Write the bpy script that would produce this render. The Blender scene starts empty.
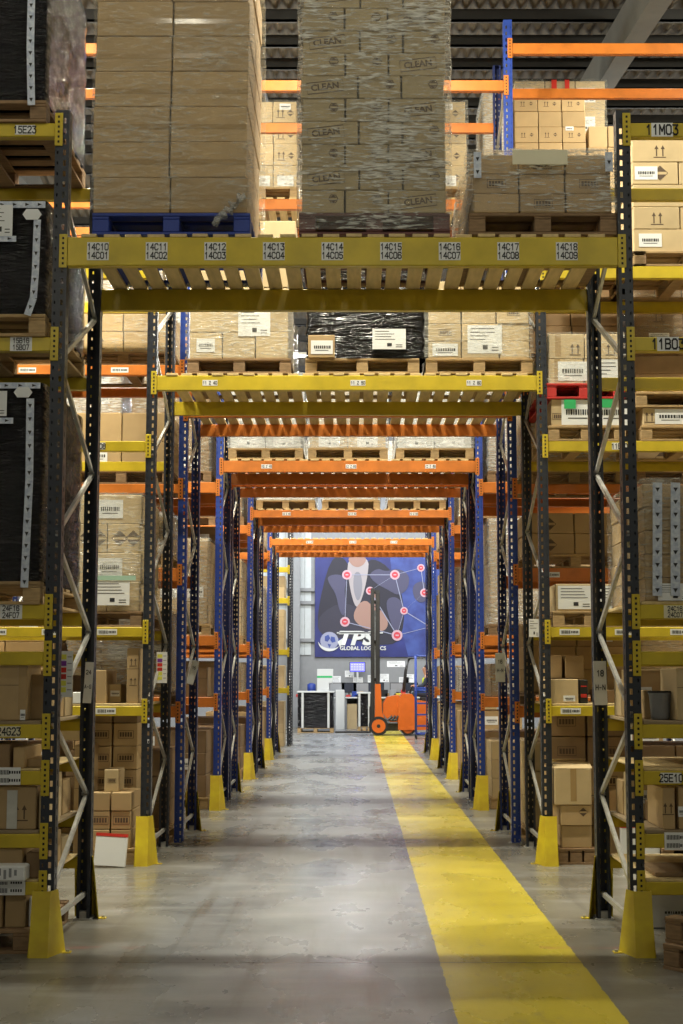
import bpy, math, random
from mathutils import Vector, Matrix
random.seed(7)
SC = bpy.context.scene
COL = SC.collection
R = math.radians

# ------------------------------------------------------------------ camera
F = 1300.0; PITCH = math.atan(0.0909); CX = 0.08; CH = 1.58
cs, sn = math.cos(PITCH), math.sin(PITCH)
cam = bpy.data.cameras.new('camera'); camo = bpy.data.objects.new('camera', cam); COL.objects.link(camo)
camo.location = (CX, 0, CH); camo.rotation_euler = (math.pi/2 + PITCH, 0, 0)
cam.sensor_fit = 'VERTICAL'; cam.sensor_height = 36.0; cam.lens = 36.0*F/1024
cam.shift_x = -14.5/1024; cam.shift_y = 45.0/1024; cam.clip_end = 200
SC.camera = camo

def zat(y, Y):
    v = (557.0-y)/F
    return CH + Y*(sn+v*cs)/(cs-v*sn)
def xat(x, y, Y):
    z = zat(y, Y)-CH
    return CX + (x-356.0)*(Y*cs+z*sn)/F

# ------------------------------------------------------------------ materials
def newmat(name):
    m = bpy.data.materials.new(name); m.use_nodes = True
    nt = m.node_tree; nt.nodes.clear()
    out = nt.nodes.new('ShaderNodeOutputMaterial')
    return m, nt, out
def N(nt, t, **k):
    n = nt.nodes.new(t)
    for a, b in k.items():
        if a in n.inputs: n.inputs[a].default_value = b
        else: setattr(n, a, b)
    return n
def paint(name, col, rough=.5, metal=0, var=.15, scale=8, rnd=0.0, bump=0.0, stretch=(1,1,1), col2=None, spec=.5):
    m, nt, out = newmat(name)
    b = N(nt, 'ShaderNodeBsdfPrincipled'); b.inputs['Roughness'].default_value = rough
    b.inputs['Metallic'].default_value = metal; b.inputs['Specular IOR Level'].default_value = spec
    tc = N(nt, 'ShaderNodeTexCoord'); mp = N(nt, 'ShaderNodeMapping'); mp.inputs['Scale'].default_value = stretch
    nt.links.new(tc.outputs['Object'], mp.inputs[0])
    no = N(nt, 'ShaderNodeTexNoise'); no.inputs['Scale'].default_value = scale; no.inputs['Detail'].default_value = 5
    nt.links.new(mp.outputs[0], no.inputs['Vector'])
    mx = N(nt, 'ShaderNodeMix', data_type='RGBA')
    c2 = col2 or tuple(c*(1-var*2) for c in col)
    mx.inputs[6].default_value = (*col, 1); mx.inputs[7].default_value = (*c2, 1)
    rp = N(nt, 'ShaderNodeMapRange'); rp.inputs[1].default_value = .35; rp.inputs[2].default_value = .75
    nt.links.new(no.outputs[0], rp.inputs[0]); nt.links.new(rp.outputs[0], mx.inputs[0])
    src = mx.outputs[2]
    if rnd:
        oi = N(nt, 'ShaderNodeObjectInfo'); hs = N(nt, 'ShaderNodeHueSaturation')
        mr = N(nt, 'ShaderNodeMapRange'); mr.inputs[3].default_value = 1-rnd; mr.inputs[4].default_value = 1+rnd
        nt.links.new(oi.outputs['Random'], mr.inputs[0]); nt.links.new(mr.outputs[0], hs.inputs['Value'])
        nt.links.new(src, hs.inputs['Color']); src = hs.outputs[0]
    nt.links.new(src, b.inputs['Base Color'])
    if bump:
        bp = N(nt, 'ShaderNodeBump'); bp.inputs['Strength'].default_value = bump; bp.inputs['Distance'].default_value = .01
        nt.links.new(no.outputs[0], bp.inputs['Height']); nt.links.new(bp.outputs[0], b.inputs['Normal'])
    nt.links.new(b.outputs[0], out.inputs[0])
    return m
def flat(name, col, rough=.6, emit=0):
    m, nt, out = newmat(name)
    b = N(nt, 'ShaderNodeBsdfPrincipled'); b.inputs['Base Color'].default_value = (*col, 1); b.inputs['Roughness'].default_value = rough
    if emit:
        b.inputs['Emission Color'].default_value = (*col, 1); b.inputs['Emission Strength'].default_value = emit
    nt.links.new(b.outputs[0], out.inputs[0]); return m

M = {}
M['yellow'] = paint('yellow_paint', (.62, .47, .025), .38, var=.12, scale=6)
M['orange'] = paint('orange_paint', (.66, .2, .028), .4, var=.14, scale=6)
M['black'] = paint('dark_grey_paint', (.022, .027, .04), .4, var=.15, scale=9)
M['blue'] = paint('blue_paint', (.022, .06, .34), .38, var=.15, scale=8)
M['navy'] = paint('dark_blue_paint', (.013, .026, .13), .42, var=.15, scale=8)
M['galv'] = paint('galvanised_steel', (.5, .5, .48), .4, metal=.35, var=.15, scale=20)
M['guard'] = paint('guard_yellow', (.66, .53, .02), .45, var=.1, scale=7, col2=(.5, .34, .02))
M['slot'] = flat('slot_dark', (.008, .008, .01), .8)
M['card'] = paint('cardboard', (.46, .32, .16), .75, var=.07, scale=5, rnd=.14)
M['cardpale'] = paint('pale_cardboard', (.55, .42, .235), .7, var=.07, scale=5, rnd=.1)
M['cardgreen'] = paint('filmed_cardboard', (.42, .33, .175), .6, var=.08, scale=6, rnd=.07)
M['whitecard'] = paint('white_carton', (.6, .62, .62), .5, var=.1, rnd=.08)
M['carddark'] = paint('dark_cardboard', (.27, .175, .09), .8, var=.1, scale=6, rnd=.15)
M['wood'] = paint('pallet_wood', (.47, .32, .155), .8, var=.2, scale=9, stretch=(1, 6, 6), rnd=.15)
M['wooddark'] = paint('aged_pallet_wood', (.3, .19, .1), .85, var=.22, scale=9, stretch=(1, 6, 6), rnd=.15)
M['slat'] = paint('deck_board_wood', (.68, .52, .26), .75, var=.12, scale=5, stretch=(6, 1, 6))
M['board'] = paint('shelf_board', (.33, .25, .15), .7, var=.15, scale=4)
M['bluepl'] = paint('blue_pallet_paint', (.015, .045, .3), .5, var=.15, scale=8)
M['redpl'] = paint('red_pallet_paint', (.55, .03, .025), .55, var=.15, scale=8)
M['maroon'] = paint('maroon_pallet_paint', (.13, .045, .04), .6, var=.2, scale=8)
M['paper'] = flat('white_paper', (.78, .8, .82), .6)
M['cream'] = flat('cream_label', (.72, .68, .5), .6)
M['ink'] = flat('black_ink', (.02, .02, .025), .7)
M['print'] = flat('brown_print', (.1, .065, .04), .8)
M['bluetape'] = paint('printed_tape', (.42, .48, .62), .35, scale=45, col2=(.75, .8, .88))
M['tape'] = paint('brown_tape', (.40, .27, .125), .2, var=.05)
M['cleartape'] = paint('clear_tape', (.6, .6, .56), .15, var=.1, scale=15)
M['red'] = flat('red', (.6, .03, .02), .5)
M['green'] = flat('green', (.03, .42, .13), .5)
M['palegreen'] = flat('pale_green', (.38, .58, .47), .5)
M['purple'] = flat('purple', (.2, .04, .35), .5)
M['lime'] = flat('lime_yellow', (.75, .75, .1), .5)
M['white'] = flat('white_paint', (.58, .6, .6), .5)
M['grey'] = flat('grey_plastic', (.25, .26, .28), .5)
M['rubber'] = flat('rubber', (.015, .015, .015), .8)
M['skin'] = flat('skin', (.55, .3, .2), .5)
M['hair'] = flat('brown_hair', (.06, .03, .015), .7)
M['hivis'] = flat('hi_vis', (.6, .75, .03), .6)
M['trouser'] = flat('dark_cloth', (.02, .025, .04), .8)
M['olorange'] = paint('forklift_orange', (.6, .12, .012), .35, var=.05)
M['blackmetal'] = paint('black_metal', (.02, .02, .02), .4, var=.1)
M['screen'] = flat('lit_screen', (.12, .12, .75), .3, emit=2.5)

def film_mat(name, alpha_lo, alpha_hi, col, streak=(3, 3, 14), rough=.18, rot=(0, .5, 0), bump=.7, spec=.9, n0=.45, n1=.75, dist=.03):
    m, nt, out = newmat(name)
    tr = N(nt, 'ShaderNodeBsdfTransparent'); b = N(nt, 'ShaderNodeBsdfPrincipled')
    b.inputs['Base Color'].default_value = (*col, 1); b.inputs['Roughness'].default_value = rough
    b.inputs['Specular IOR Level'].default_value = spec
    tc = N(nt, 'ShaderNodeTexCoord'); mp = N(nt, 'ShaderNodeMapping'); mp.inputs['Scale'].default_value = streak; mp.inputs['Rotation'].default_value = rot
    no = N(nt, 'ShaderNodeTexNoise'); no.inputs['Scale'].default_value = 4; no.inputs['Detail'].default_value = 6; no.inputs['Distortion'].default_value = .6
    nt.links.new(tc.outputs['Object'], mp.inputs[0]); nt.links.new(mp.outputs[0], no.inputs['Vector'])
    rp = N(nt, 'ShaderNodeMapRange'); rp.inputs[1].default_value = n0; rp.inputs[2].default_value = n1
    rp.inputs[3].default_value = alpha_lo; rp.inputs[4].default_value = alpha_hi  # noise-driven opacity paints a wrinkled sheen into the film
    n2 = N(nt, 'ShaderNodeTexNoise'); n2.inputs['Scale'].default_value = 1.7; n2.inputs['Detail'].default_value = 3; nt.links.new(tc.outputs['Object'], n2.inputs['Vector'])
    r2 = N(nt, 'ShaderNodeMapRange'); r2.inputs[1].default_value = .38; r2.inputs[2].default_value = .62; r2.inputs[3].default_value = -.09; r2.inputs[4].default_value = .07
    nt.links.new(n2.outputs[0], r2.inputs[0])
    ad = N(nt, 'ShaderNodeMath', operation='ADD'); nt.links.new(no.outputs[0], ad.inputs[0]); nt.links.new(r2.outputs[0], ad.inputs[1])
    nt.links.new(ad.outputs[0], rp.inputs[0])
    bp = N(nt, 'ShaderNodeBump'); bp.inputs['Strength'].default_value = bump; bp.inputs['Distance'].default_value = dist
    nt.links.new(no.outputs[0], bp.inputs['Height']); nt.links.new(bp.outputs[0], b.inputs['Normal'])
    if alpha_lo < 1:
        mx = N(nt, 'ShaderNodeMixShader'); nt.links.new(rp.outputs[0], mx.inputs[0])
        nt.links.new(tr.outputs[0], mx.inputs[1]); nt.links.new(b.outputs[0], mx.inputs[2]); nt.links.new(mx.outputs[0], out.inputs[0])
    else: nt.links.new(b.outputs[0], out.inputs[0])
    return m
M['film'] = film_mat('stretch_film', .08, .5, (.75, .75, .68), rough=.12, bump=1)
M['filmsheen'] = film_mat('creased_stretch_film', .12, .85, (.8, .8, .76), streak=(3, 3, 20), rot=(.2, .15, 0), rough=.08, bump=1, n0=.46, n1=.66)  # opaque white streaks stand in for highlights along the creases
M['filmwhite'] = film_mat('milky_film', .3, .75, (.78, .8, .8), rough=.14, bump=1)
M['blackfilm'] = film_mat('black_stretch_film', 1, 1, (.004, .004, .006), streak=(1.6, 1.6, 9), rough=.09, rot=(.5, .4, 0), bump=.8, spec=.35, dist=.05)

# ------------------------------------------------------------------ mesh builder
class MB:
    def __init__(s): s.v = []; s.f = []; s.mi = []
    def quad(s, a, b, c, d, mi=0):
        n = len(s.v); s.v += [a, b, c, d]; s.f.append((n, n+1, n+2, n+3)); s.mi.append(mi)
    def poly(s, pts, mi=0):
        n = len(s.v); s.v += list(pts); s.f.append(tuple(range(n, n+len(pts)))); s.mi.append(mi)
    def hexa(s, p, mi=0):   # p: 8 pts, bottom 4 ccw then top 4
        n = len(s.v); s.v += list(p)
        for f in ((3,2,1,0),(4,5,6,7),(0,1,5,4),(1,2,6,5),(2,3,7,6),(3,0,4,7)):
            s.f.append(tuple(n+i for i in f)); s.mi.append(mi)
    def box(s, x0, x1, y0, y1, z0, z1, mi=0):
        s.hexa([(x0,y0,z0),(x1,y0,z0),(x1,y1,z0),(x0,y1,z0),(x0,y0,z1),(x1,y0,z1),(x1,y1,z1),(x0,y1,z1)], mi)
    def bbox(s, x0, x1, y0, y1, z0, z1, b=.004, mi=0):  # chamfered box
        xs = (x0, x0+b, x1-b, x1); 
        n = len(s.v)
        P = {}
        for ix, X in ((0,x0),(1,x1)):
            for iy, Y in ((0,y0),(1,y1)):
                for iz, Z in ((0,z0),(1,z1)):
                    sx = b if ix == 0 else -b; sy = b if iy == 0 else -b; sz = b if iz == 0 else -b
                    P[ix,iy,iz,0] = (X, Y+sy, Z+sz); P[ix,iy,iz,1] = (X+sx, Y, Z+sz); P[ix,iy,iz,2] = (X+sx, Y+sy, Z)
        idx = {}
        for k, p in P.items(): idx[k] = len(s.v); s.v.append(p)
        def add(*ks):
            s.f.append(tuple(idx[k] for k in ks)); s.mi.append(mi)
        for i in (0,1):
            q = [(i,0,0,0),(i,1,0,0),(i,1,1,0),(i,0,1,0)]; add(*(q if i else q[::-1]))
            q = [(0,i,0,1),(0,i,1,1),(1,i,1,1),(1,i,0,1)]; add(*(q if i else q[::-1]))
            q = [(0,0,i,2),(1,0,i,2),(1,1,i,2),(0,1,i,2)]; add(*(q if i else q[::-1]))
        for a in (0,1):
            for c in (0,1):
                q = [(a,c,0,0),(a,c,1,0),(a,c,1,1),(a,c,0,1)]; add(*(q if (a ^ c) else q[::-1]))
                q = [(a,0,c,0),(a,1,c,0),(a,1,c,2),(a,0,c,2)]; add(*(q if not (a ^ c) else q[::-1]))
                q = [(0,a,c,1),(1,a,c,1),(1,a,c,2),(0,a,c,2)]; add(*(q if (a ^ c) else q[::-1]))
        for a in (0,1):
            for c in (0,1):
                for e in (0,1):
                    add((a,c,e,0),(a,c,e,1),(a,c,e,2))
    def bar(s, p, q, w, h, mi=0, up=(0,0,1)):
        p = Vector(p); q = Vector(q); d = (q-p).normalized(); u = Vector(up)
        if abs(d.dot(u)) > .98: u = Vector((0,1,0))
        a = d.cross(u).normalized()*w/2; b = a.cross(d).normalized()*h/2
        s.hexa([tuple(p-a-b),tuple(p+a-b),tuple(q+a-b),tuple(q-a-b),tuple(p-a+b),tuple(p+a+b),tuple(q+a+b),tuple(q-a+b)], mi)
    def tube(s, pts, r, n=8, mi=0, cap=True):
        pts = [Vector(p) for p in pts]; rings = []
        for i, p in enumerate(pts):
            d = (pts[min(i+1, len(pts)-1)]-pts[max(i-1, 0)]).normalized()
            u = Vector((0,0,1)) if abs(d.z) < .9 else Vector((1,0,0))
            a = d.cross(u).normalized(); b = a.cross(d)
            rr = r[i] if isinstance(r, (list, tuple)) else r
            base = len(s.v)
            for k in range(n):
                t = 2*math.pi*k/n; s.v.append(tuple(p+(a*math.cos(t)+b*math.sin(t))*rr))
            rings.append(base)
        for i in range(len(rings)-1):
            for k in range(n):
                k2 = (k+1) % n
                s.f.append((rings[i]+k, rings[i]+k2, rings[i+1]+k2, rings[i+1]+k)); s.mi.append(mi)
        if cap:
            s.f.append(tuple(rings[0]+k for k in range(n))[::-1]); s.mi.append(mi)
            s.f.append(tuple(rings[-1]+k for k in range(n))); s.mi.append(mi)
    def disc_y(s, x, y, z, r, t=.003, n=20, mi=0):
        s.tube([(x, y, z), (x, y-t, z)], r, n, mi)
    def prism_y(s, pts, y0, y1, mi=0):     # pts in xz
        n = len(pts); b = len(s.v)
        s.v += [(x, y0, z) for x, z in pts]+[(x, y1, z) for x, z in pts]
        s.f.append(tuple(range(b, b+n))); s.mi.append(mi)
        s.f.append(tuple(range(b+n, b+2*n))[::-1]); s.mi.append(mi)
        for i in range(n):
            j = (i+1) % n; s.f.append((b+i, b+n+i, b+n+j, b+j)); s.mi.append(mi)
    def mesh(s, name, mats, smooth=False):
        me = bpy.data.meshes.new(name); me.from_pydata(s.v, [], s.f)
        for m in (mats if isinstance(mats, (list, tuple)) else [mats]): me.materials.append(m)
        me.polygons.foreach_set('material_index', s.mi)
        if smooth: me.polygons.foreach_set('use_smooth', [True]*len(s.f))
        me.update()
        return me

USED = {}
def O(name, me, parent=None, loc=(0,0,0), rz=0, label=None, cat=None, group=None, kind=None, rot=None):
    o = bpy.data.objects.new(name, me); COL.objects.link(o)
    o.location = loc; o.rotation_euler = rot if rot else (0, 0, rz)
    if parent: o.parent = parent
    if label:
        USED.setdefault(label, []).append(name); o['label'] = label
    if cat: o['category'] = cat
    if group: o['group'] = group
    if kind: o['kind'] = kind
    elif label: o['kind'] = 'thing'
    return o
def E(name, loc, label, cat, group=None, rz=0):
    return O(name, None, None, loc, rz, label, cat, group)

_tc = {}
def text_mesh(s, size, mat, align='CENTER', bold=.0):
    k = (s, size, mat.name, align)
    if k in _tc: return _tc[k]
    c = bpy.data.curves.new('t', 'FONT'); c.body = s; c.size = size; c.align_x = align; c.align_y = 'CENTER'
    c.offset = bold*size; c.resolution_u = 3; c.space_line = .85
    o = bpy.data.objects.new('t', c); COL.objects.link(o)
    dg = bpy.context.evaluated_depsgraph_get(); me = bpy.data.meshes.new_from_object(o.evaluated_get(dg))
    bpy.data.objects.remove(o)
    for v in me.vertices: v.co = (v.co.x, 0, v.co.y)
    me.materials.clear(); me.materials.append(mat); me.name = 'lettering'
    _tc[k] = me; return me

GLY = {'0': [(0,1,0,5),(0,5,1,6),(1,6,3,6),(3,6,4,5),(4,5,4,1),(4,1,3,0),(3,0,1,0),(1,0,0,1)], '1': [(.8,4.6,2.2,6),(2.2,6,2.2,0)],
 '2': [(0,5,1,6),(1,6,3,6),(3,6,4,5),(4,5,4,4),(4,4,0,0),(0,0,4,0)], '3': [(0,6,4,6),(4,6,2,3.6),(2,3.6,3.2,3.5),(3.2,3.5,4,2.5),(4,2.5,4,1),(4,1,3,0),(3,0,1,0),(1,0,0,1)],
 '4': [(3,0,3,6),(3,6,0,2),(0,2,4.4,2)], '5': [(4,6,.5,6),(.5,6,.2,3.4),(.2,3.4,3,3.6),(3,3.6,4,2.5),(4,2.5,4,1),(4,1,3,0),(3,0,1,0),(1,0,0,1)],
 '6': [(4,5,3,6),(3,6,1,6),(1,6,0,5),(0,5,0,1),(0,1,1,0),(1,0,3,0),(3,0,4,1),(4,1,4,2.5),(4,2.5,3,3.5),(3,3.5,0,3.3)], '7': [(0,6,4,6),(4,6,1.6,0)],
 '8': [(1,3.2,0,4.2),(0,4.2,0,5),(0,5,1,6),(1,6,3,6),(3,6,4,5),(4,5,4,4.2),(4,4.2,3,3.2),(1,3.2,3,3.2),(1,3.2,0,2.2),(0,2.2,0,1),(0,1,1,0),(1,0,3,0),(3,0,4,1),(4,1,4,2.2),(4,2.2,3,3.2)],
 '9': [(0,1,1,0),(1,0,3,0),(3,0,4,1),(4,1,4,5),(4,5,3,6),(3,6,1,6),(1,6,0,5),(0,5,0,3.5),(0,3.5,1,2.6),(1,2.6,4,2.8)],
 'A': [(0,0,2,6),(2,6,4,0),(.8,2,3.2,2)], 'B': [(0,0,0,6),(0,6,3,6),(3,6,3.8,5),(3.8,5,3.8,4),(3.8,4,3,3.2),(0,3.2,3,3.2),(3,3.2,4,2.2),(4,2.2,4,1),(4,1,3,0),(3,0,0,0)],
 'C': [(4,4.8,3,6),(3,6,1,6),(1,6,0,5),(0,5,0,1),(0,1,1,0),(1,0,3,0),(3,0,4,1.2)], 'E': [(0,0,0,6),(0,6,4,6),(0,3.1,3.4,3.1),(0,0,4,0)], 'F': [(0,0,0,6),(0,6,4,6),(0,3.1,3.4,3.1)],
 'G': [(4,4.8,3,6),(3,6,1,6),(1,6,0,5),(0,5,0,1),(0,1,1,0),(1,0,3,0),(3,0,4,1),(4,1,4,2.8),(4,2.8,2.2,2.8)], 'H': [(0,0,0,6),(4,0,4,6),(0,3.1,4,3.1)], 'M': [(0,0,0,6),(0,6,2,2),(2,2,4,6),(4,6,4,0)],
 'N': [(0,0,0,6),(0,6,4,0),(4,0,4,6)], 'Z': [(0,6,4,6),(4,6,0,0),(0,0,4,0)], '-': [(.8,2.6,3.2,2.6)], ' ': []}
def stroke_mesh(s, size, mat):
    k = ('st', s, size, mat.name)
    if k in _tc: return _tc[k]
    b = MB(); u = size/6*.72; ux = u*.74; lines = s.split('\n'); L_ = len(lines)
    for li, ln in enumerate(lines):
        adv = 5.6; tot = len(ln)*adv-1.4; z0 = ((L_-1)/2-li)*size-3*u
        for ci, ch in enumerate(ln):
            x0 = -tot*ux/2+ci*adv*ux
            for (xa, za, xb, zb) in GLY.get(ch, []):
                dx, dz = xb-xa, zb-za; l = math.hypot(dx, dz); ex, ez = dx/l*.5, dz/l*.5; nx_, nz_ = -dz/l*.58, dx/l*.58
                p = [(xa-ex+nx_, za-ez+nz_), (xa-ex-nx_, za-ez-nz_), (xb+ex-nx_, zb+ez-nz_), (xb+ex+nx_, zb+ez+nz_)]
                b.quad(*[(x0+q[0]*ux, 0, z0+q[1]*u) for q in p])
    me = b.mesh('lettering', mat); _tc[k] = me; return me

# ------------------------------------------------------------------ racking parts
UW, UD = .085, .075
_up = {}
def upright_mesh(h, mat, side=1):
    """perforated channel, x 0..UW, front at y=0 going back to UD; side=+1: wide slot column on +x"""
    k = (round(h, 2), mat, side)
    if k in _up: return _up[k]
    b = MB(); pitch = .066; n = int(h/pitch)
    cols = [(.012, .021, .018), (.05, .066, .034)]
    if side < 0: cols = [(UW-.066, UW-.05, .034), (UW-.021, UW-.012, .018)]
    xs = [0, cols[0][0], cols[0][1], cols[1][0], cols[1][1], UW]
    for i in (0, 2, 4): b.quad((xs[i],0,0),(xs[i+1],0,0),(xs[i+1],0,h),(xs[i],0,h))
    for i, (x0, x1, hh) in zip((1, 3), cols):
        z = 0
        for j in range(n):
            zc = (j+.5)*pitch
            b.quad((x0,0,z),(x1,0,z),(x1,0,zc-hh/2),(x0,0,zc-hh/2)); z = zc+hh/2
        b.quad((x0,0,z),(x1,0,z),(x1,0,h),(x0,0,h))
    for x in (0, UW):
        b.quad((x,0,0),(x,.028,0),(x,.028,h),(x,0,h)); b.quad((x,.04,0),(x,UD,0),(x,UD,h),(x,.04,h)); z = 0
        for j in range(n):
            zc = (j+.5)*pitch
            b.quad((x,.028,z),(x,.04,z),(x,.04,zc-.015),(x,.028,zc-.015)); z = zc+.015
        b.quad((x,.028,z),(x,.04,z),(x,.04,h),(x,.028,h))
    b.quad((0,UD,0),(.02,UD,0),(.02,UD,h),(0,UD,h)); b.quad((UW-.02,UD,0),(UW,UD,0),(UW,UD,h),(UW-.02,UD,h))
    b.box(-.0,UW,0,UD,h-.002,h)
    me = b.mesh('upright', M[mat]); _up[k] = me; return me
fp = MB(); fp.box(-.02, UW+.02, -.012, UD+.02, 0, .008); fp.box(.012, UW-.012, .01, UD-.01, .008, .05); fp.tube([(UW/2+.04,-.002,.008),(UW/2+.04,-.002,.022)], .009, 6)
FOOT = fp.mesh('foot_plate', M['galv'])
def make_frame(x, Y, depth, h, mat, side, where, rowd, guards=(), rear_mat=None):
    """x = left edge of upright; side=-1 left of tunnel, 1 right"""
    r = E('pallet_rack', (x, Y, 0), 'perforated %s upright frame with zigzag braces, %s, %s' % (COLN[mat], where, rowd), 'pallet rack', 'pallet rack frames')
    s = 1 if side < 0 else -1
    O('upright', upright_mesh(h, mat, s), r)
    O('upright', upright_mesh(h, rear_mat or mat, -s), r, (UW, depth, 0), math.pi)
    O('foot_plate', FOOT, r); O('foot_plate', FOOT, r, (UW, depth, 0), math.pi)
    def br(z0, z1, y0=.04, y1=None):
        b = MB(); y1 = y1 or depth-.04
        b.bar((UW/2, y0, z0), (UW/2, y1, z1), .022, .03); b.tube([(UW/2-.03, y0, z0), (UW/2+.03, y0, z0)], .008, 6); b.tube([(UW/2-.03, y1, z1), (UW/2+.03, y1, z1)], .008, 6)
        O('brace', b.mesh('brace', M['galv']), r)
    br(.16, .16)
    z = .28; fr = True
    while z+.53 < h:
        if fr: br(z, z+.52)
        else: br(z+.52, z)
        z += .53; fr = not fr
    return r
COLN = {'black': 'dark grey', 'blue': 'bright blue', 'navy': 'dark blue', 'yellow': 'yellow', 'orange': 'orange'}
def guard_mesh(inner):   # inner=+1: tunnel lies towards +x
    b = MB(); t = .006; h = .4
    def X(v): return v if inner > 0 else UW-v
    b.hexa([(X(-.02),-.13,0),(X(UW-.0),-.13,0),(X(UW-.0),-.122,0),(X(-.02),-.122,0),(X(-.03),-.035,h),(X(UW-.01),-.035,h),(X(UW-.01),-.027,h),(X(-.03),-.027,h)])
    b.hexa([(X(UW-.0),-.13,0),(X(UW+.06),.06,0),(X(UW+.053),.06,0),(X(UW-.008),-.122,0),(X(UW-.01),-.035,h),(X(UW+.014),.05,h),(X(UW+.007),.05,h),(X(UW-.018),-.03,h)])
    b.hexa([(X(-.02),-.13,0),(X(-.026),.0,0),(X(-.02),.0,0),(X(-.03),-.12,0),(X(-.03),-.035,h),(X(-.034),.0,h),(X(-.028),.0,h),(X(-.022),-.03,h)])
    b.box(min(X(UW+.05), X(UW+.1)), max(X(UW+.05), X(UW+.1)), .0, .05, 0, .006)
    m = b.mesh('column_guard', M['guard']); return m
GUARD = {1: guard_mesh(1), -1: guard_mesh(-1)}
bo = MB(); bo.tube([(0,0,.006),(0,0,.02)], .011, 6)
BOLT = bo.mesh('bolt', M['galv'])
def put_guard(x, Y, inner, rear, where, rowd):
    lab = 'yellow sloping steel column guard at %s foot, %s' % (where, rowd)
    if rear:
        g = O('column_guard', GUARD[-inner], None, (x+UW, Y, 0), math.pi, lab, 'column guard', 'yellow column guards')
        O('bolt', BOLT, g, ((UW+.08 if -inner > 0 else -.08), .025, 0))
    else:
        g = O('column_guard', GUARD[inner], None, (x, Y, 0), 0, lab, 'column guard', 'yellow column guards')
        O('bolt', BOLT, g, ((UW+.08 if inner > 0 else -.08), .025, 0)); g.scale = (1, 1, .88 if rowd == ROWN[1] else 1)

_bm = {}
def beam_mesh(L, h, mat):
    k = ('b', round(L, 3), h, mat)
    if k not in _bm:
        b = MB(); b.bbox(0, L, 0, .045, 0, h, .005); b.box(.0, L, .045, .055, 0, h*.72)
        _bm[k] = b.mesh('beam', M[mat])
    return _bm[k]
def conn_mesh(mat):
    k = ('c', mat)
    if k not in _bm:
        b = MB(); b.bbox(-.024, .024, -.007, 0, -.04, .165, .002, 0)
        for i in range(6): b.box(-.006, .006, -.0085, -.006, -.022+i*.031, -.008+i*.031, 1)
        _bm[k] = b.mesh('connector_plate', [M[mat], M['slot']])
    return _bm[k]
def make_beam(x0, x1, Y, ztop, h, mat, lab, rear=False, texts=None, tags=0, grp='rack beams'):
    """Y = face plane of the uprights it hooks on"""
    if rear:
        r = O('rack_beam', beam_mesh(x1-x0, h, mat), None, (x1, Y, ztop-h), math.pi, lab, 'rack beam', grp)
    else:
        r = O('rack_beam', beam_mesh(x1-x0, h, mat), None, (x0, Y, ztop-h), 0, lab, 'rack beam', grp)
    L = x1-x0
    O('connector_plate', conn_mesh(mat), r, (-.022, -.002, h/2-.062)); O('connector_plate', conn_mesh(mat), r, (L+.022, -.002, h/2-.062))
    for (tx, s, w, th, pm) in (texts or []):
        lines = s.split('\n')
        b = MB(); b.box(-w/2, w/2, -.0015, 0, -th/2, th/2)
        lb = O('location_label', b.mesh('location_label', M[pm]), r, (tx-x0, 0, h*.5))
        O('lettering', stroke_mesh(s, th*.95/len(lines) if len(lines) > 1 else th*(.95 if len(s) < 6 else .72), M['ink']), lb, (0, -.003, 0))
    for i in range(tags):
        tx = L*(i+.35)/tags
        O('barcode_label', BARC, r, (tx, 0, h*.5))
    return r
def barcode_mesh(w, h, seed):
    rr = random.Random(seed); b = MB(); b.box(-w/2, w/2, -.0015, 0, -h/2, h/2, 0)
    x = -w*.42
    while x < w*.02:
        t = rr.uniform(.002, .006); b.box(x, x+t, -.0025, -.001, -h*.28, h*.28, 1); x += t+rr.uniform(.002, .005)
    for i in range(5): b.box(w*.08+i*w*.075, w*.08+i*w*.075+w*.05, -.0025, -.001, -h*.2, h*.2, 1)
    return b.mesh('barcode_label', [M['paper'], M['ink']])
BARC = barcode_mesh(.17, .05, 1)
BARC2 = MB()
def deck(x0, x1, Y0, Y1, z, pitch, w, lab, mat='slat', t=.02):
    b = MB(); n = int((x1-x0)/pitch); off = ((x1-x0)-n*pitch)/2
    for i in range(n):
        x = x0+off+i*pitch+(pitch-w)/2+random.uniform(-.006, .006); ww = w+random.uniform(-.006, .006)
        e0 = random.uniform(0, .015)
        b.bbox(x, x+ww, Y0-e0+.01, Y1+random.uniform(-.02, .01), z, z+t, .002)
    r = O('slatted_deck', b.mesh('slatted_deck', M[mat]), None, (0,0,0), 0, lab, 'shelf deck', 'slatted timber decks')
    return r
def panel(x0, x1, Y0, Y1, z, lab, mat='board', t=.02):
    b = MB(); b.bbox(x0, x1, Y0, Y1, 0, t, .003)
    return O('shelf_board', b.mesh('shelf_board', M[mat]), None, (0,0,z), 0, lab, 'shelf board', 'timber shelf boards')

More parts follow.
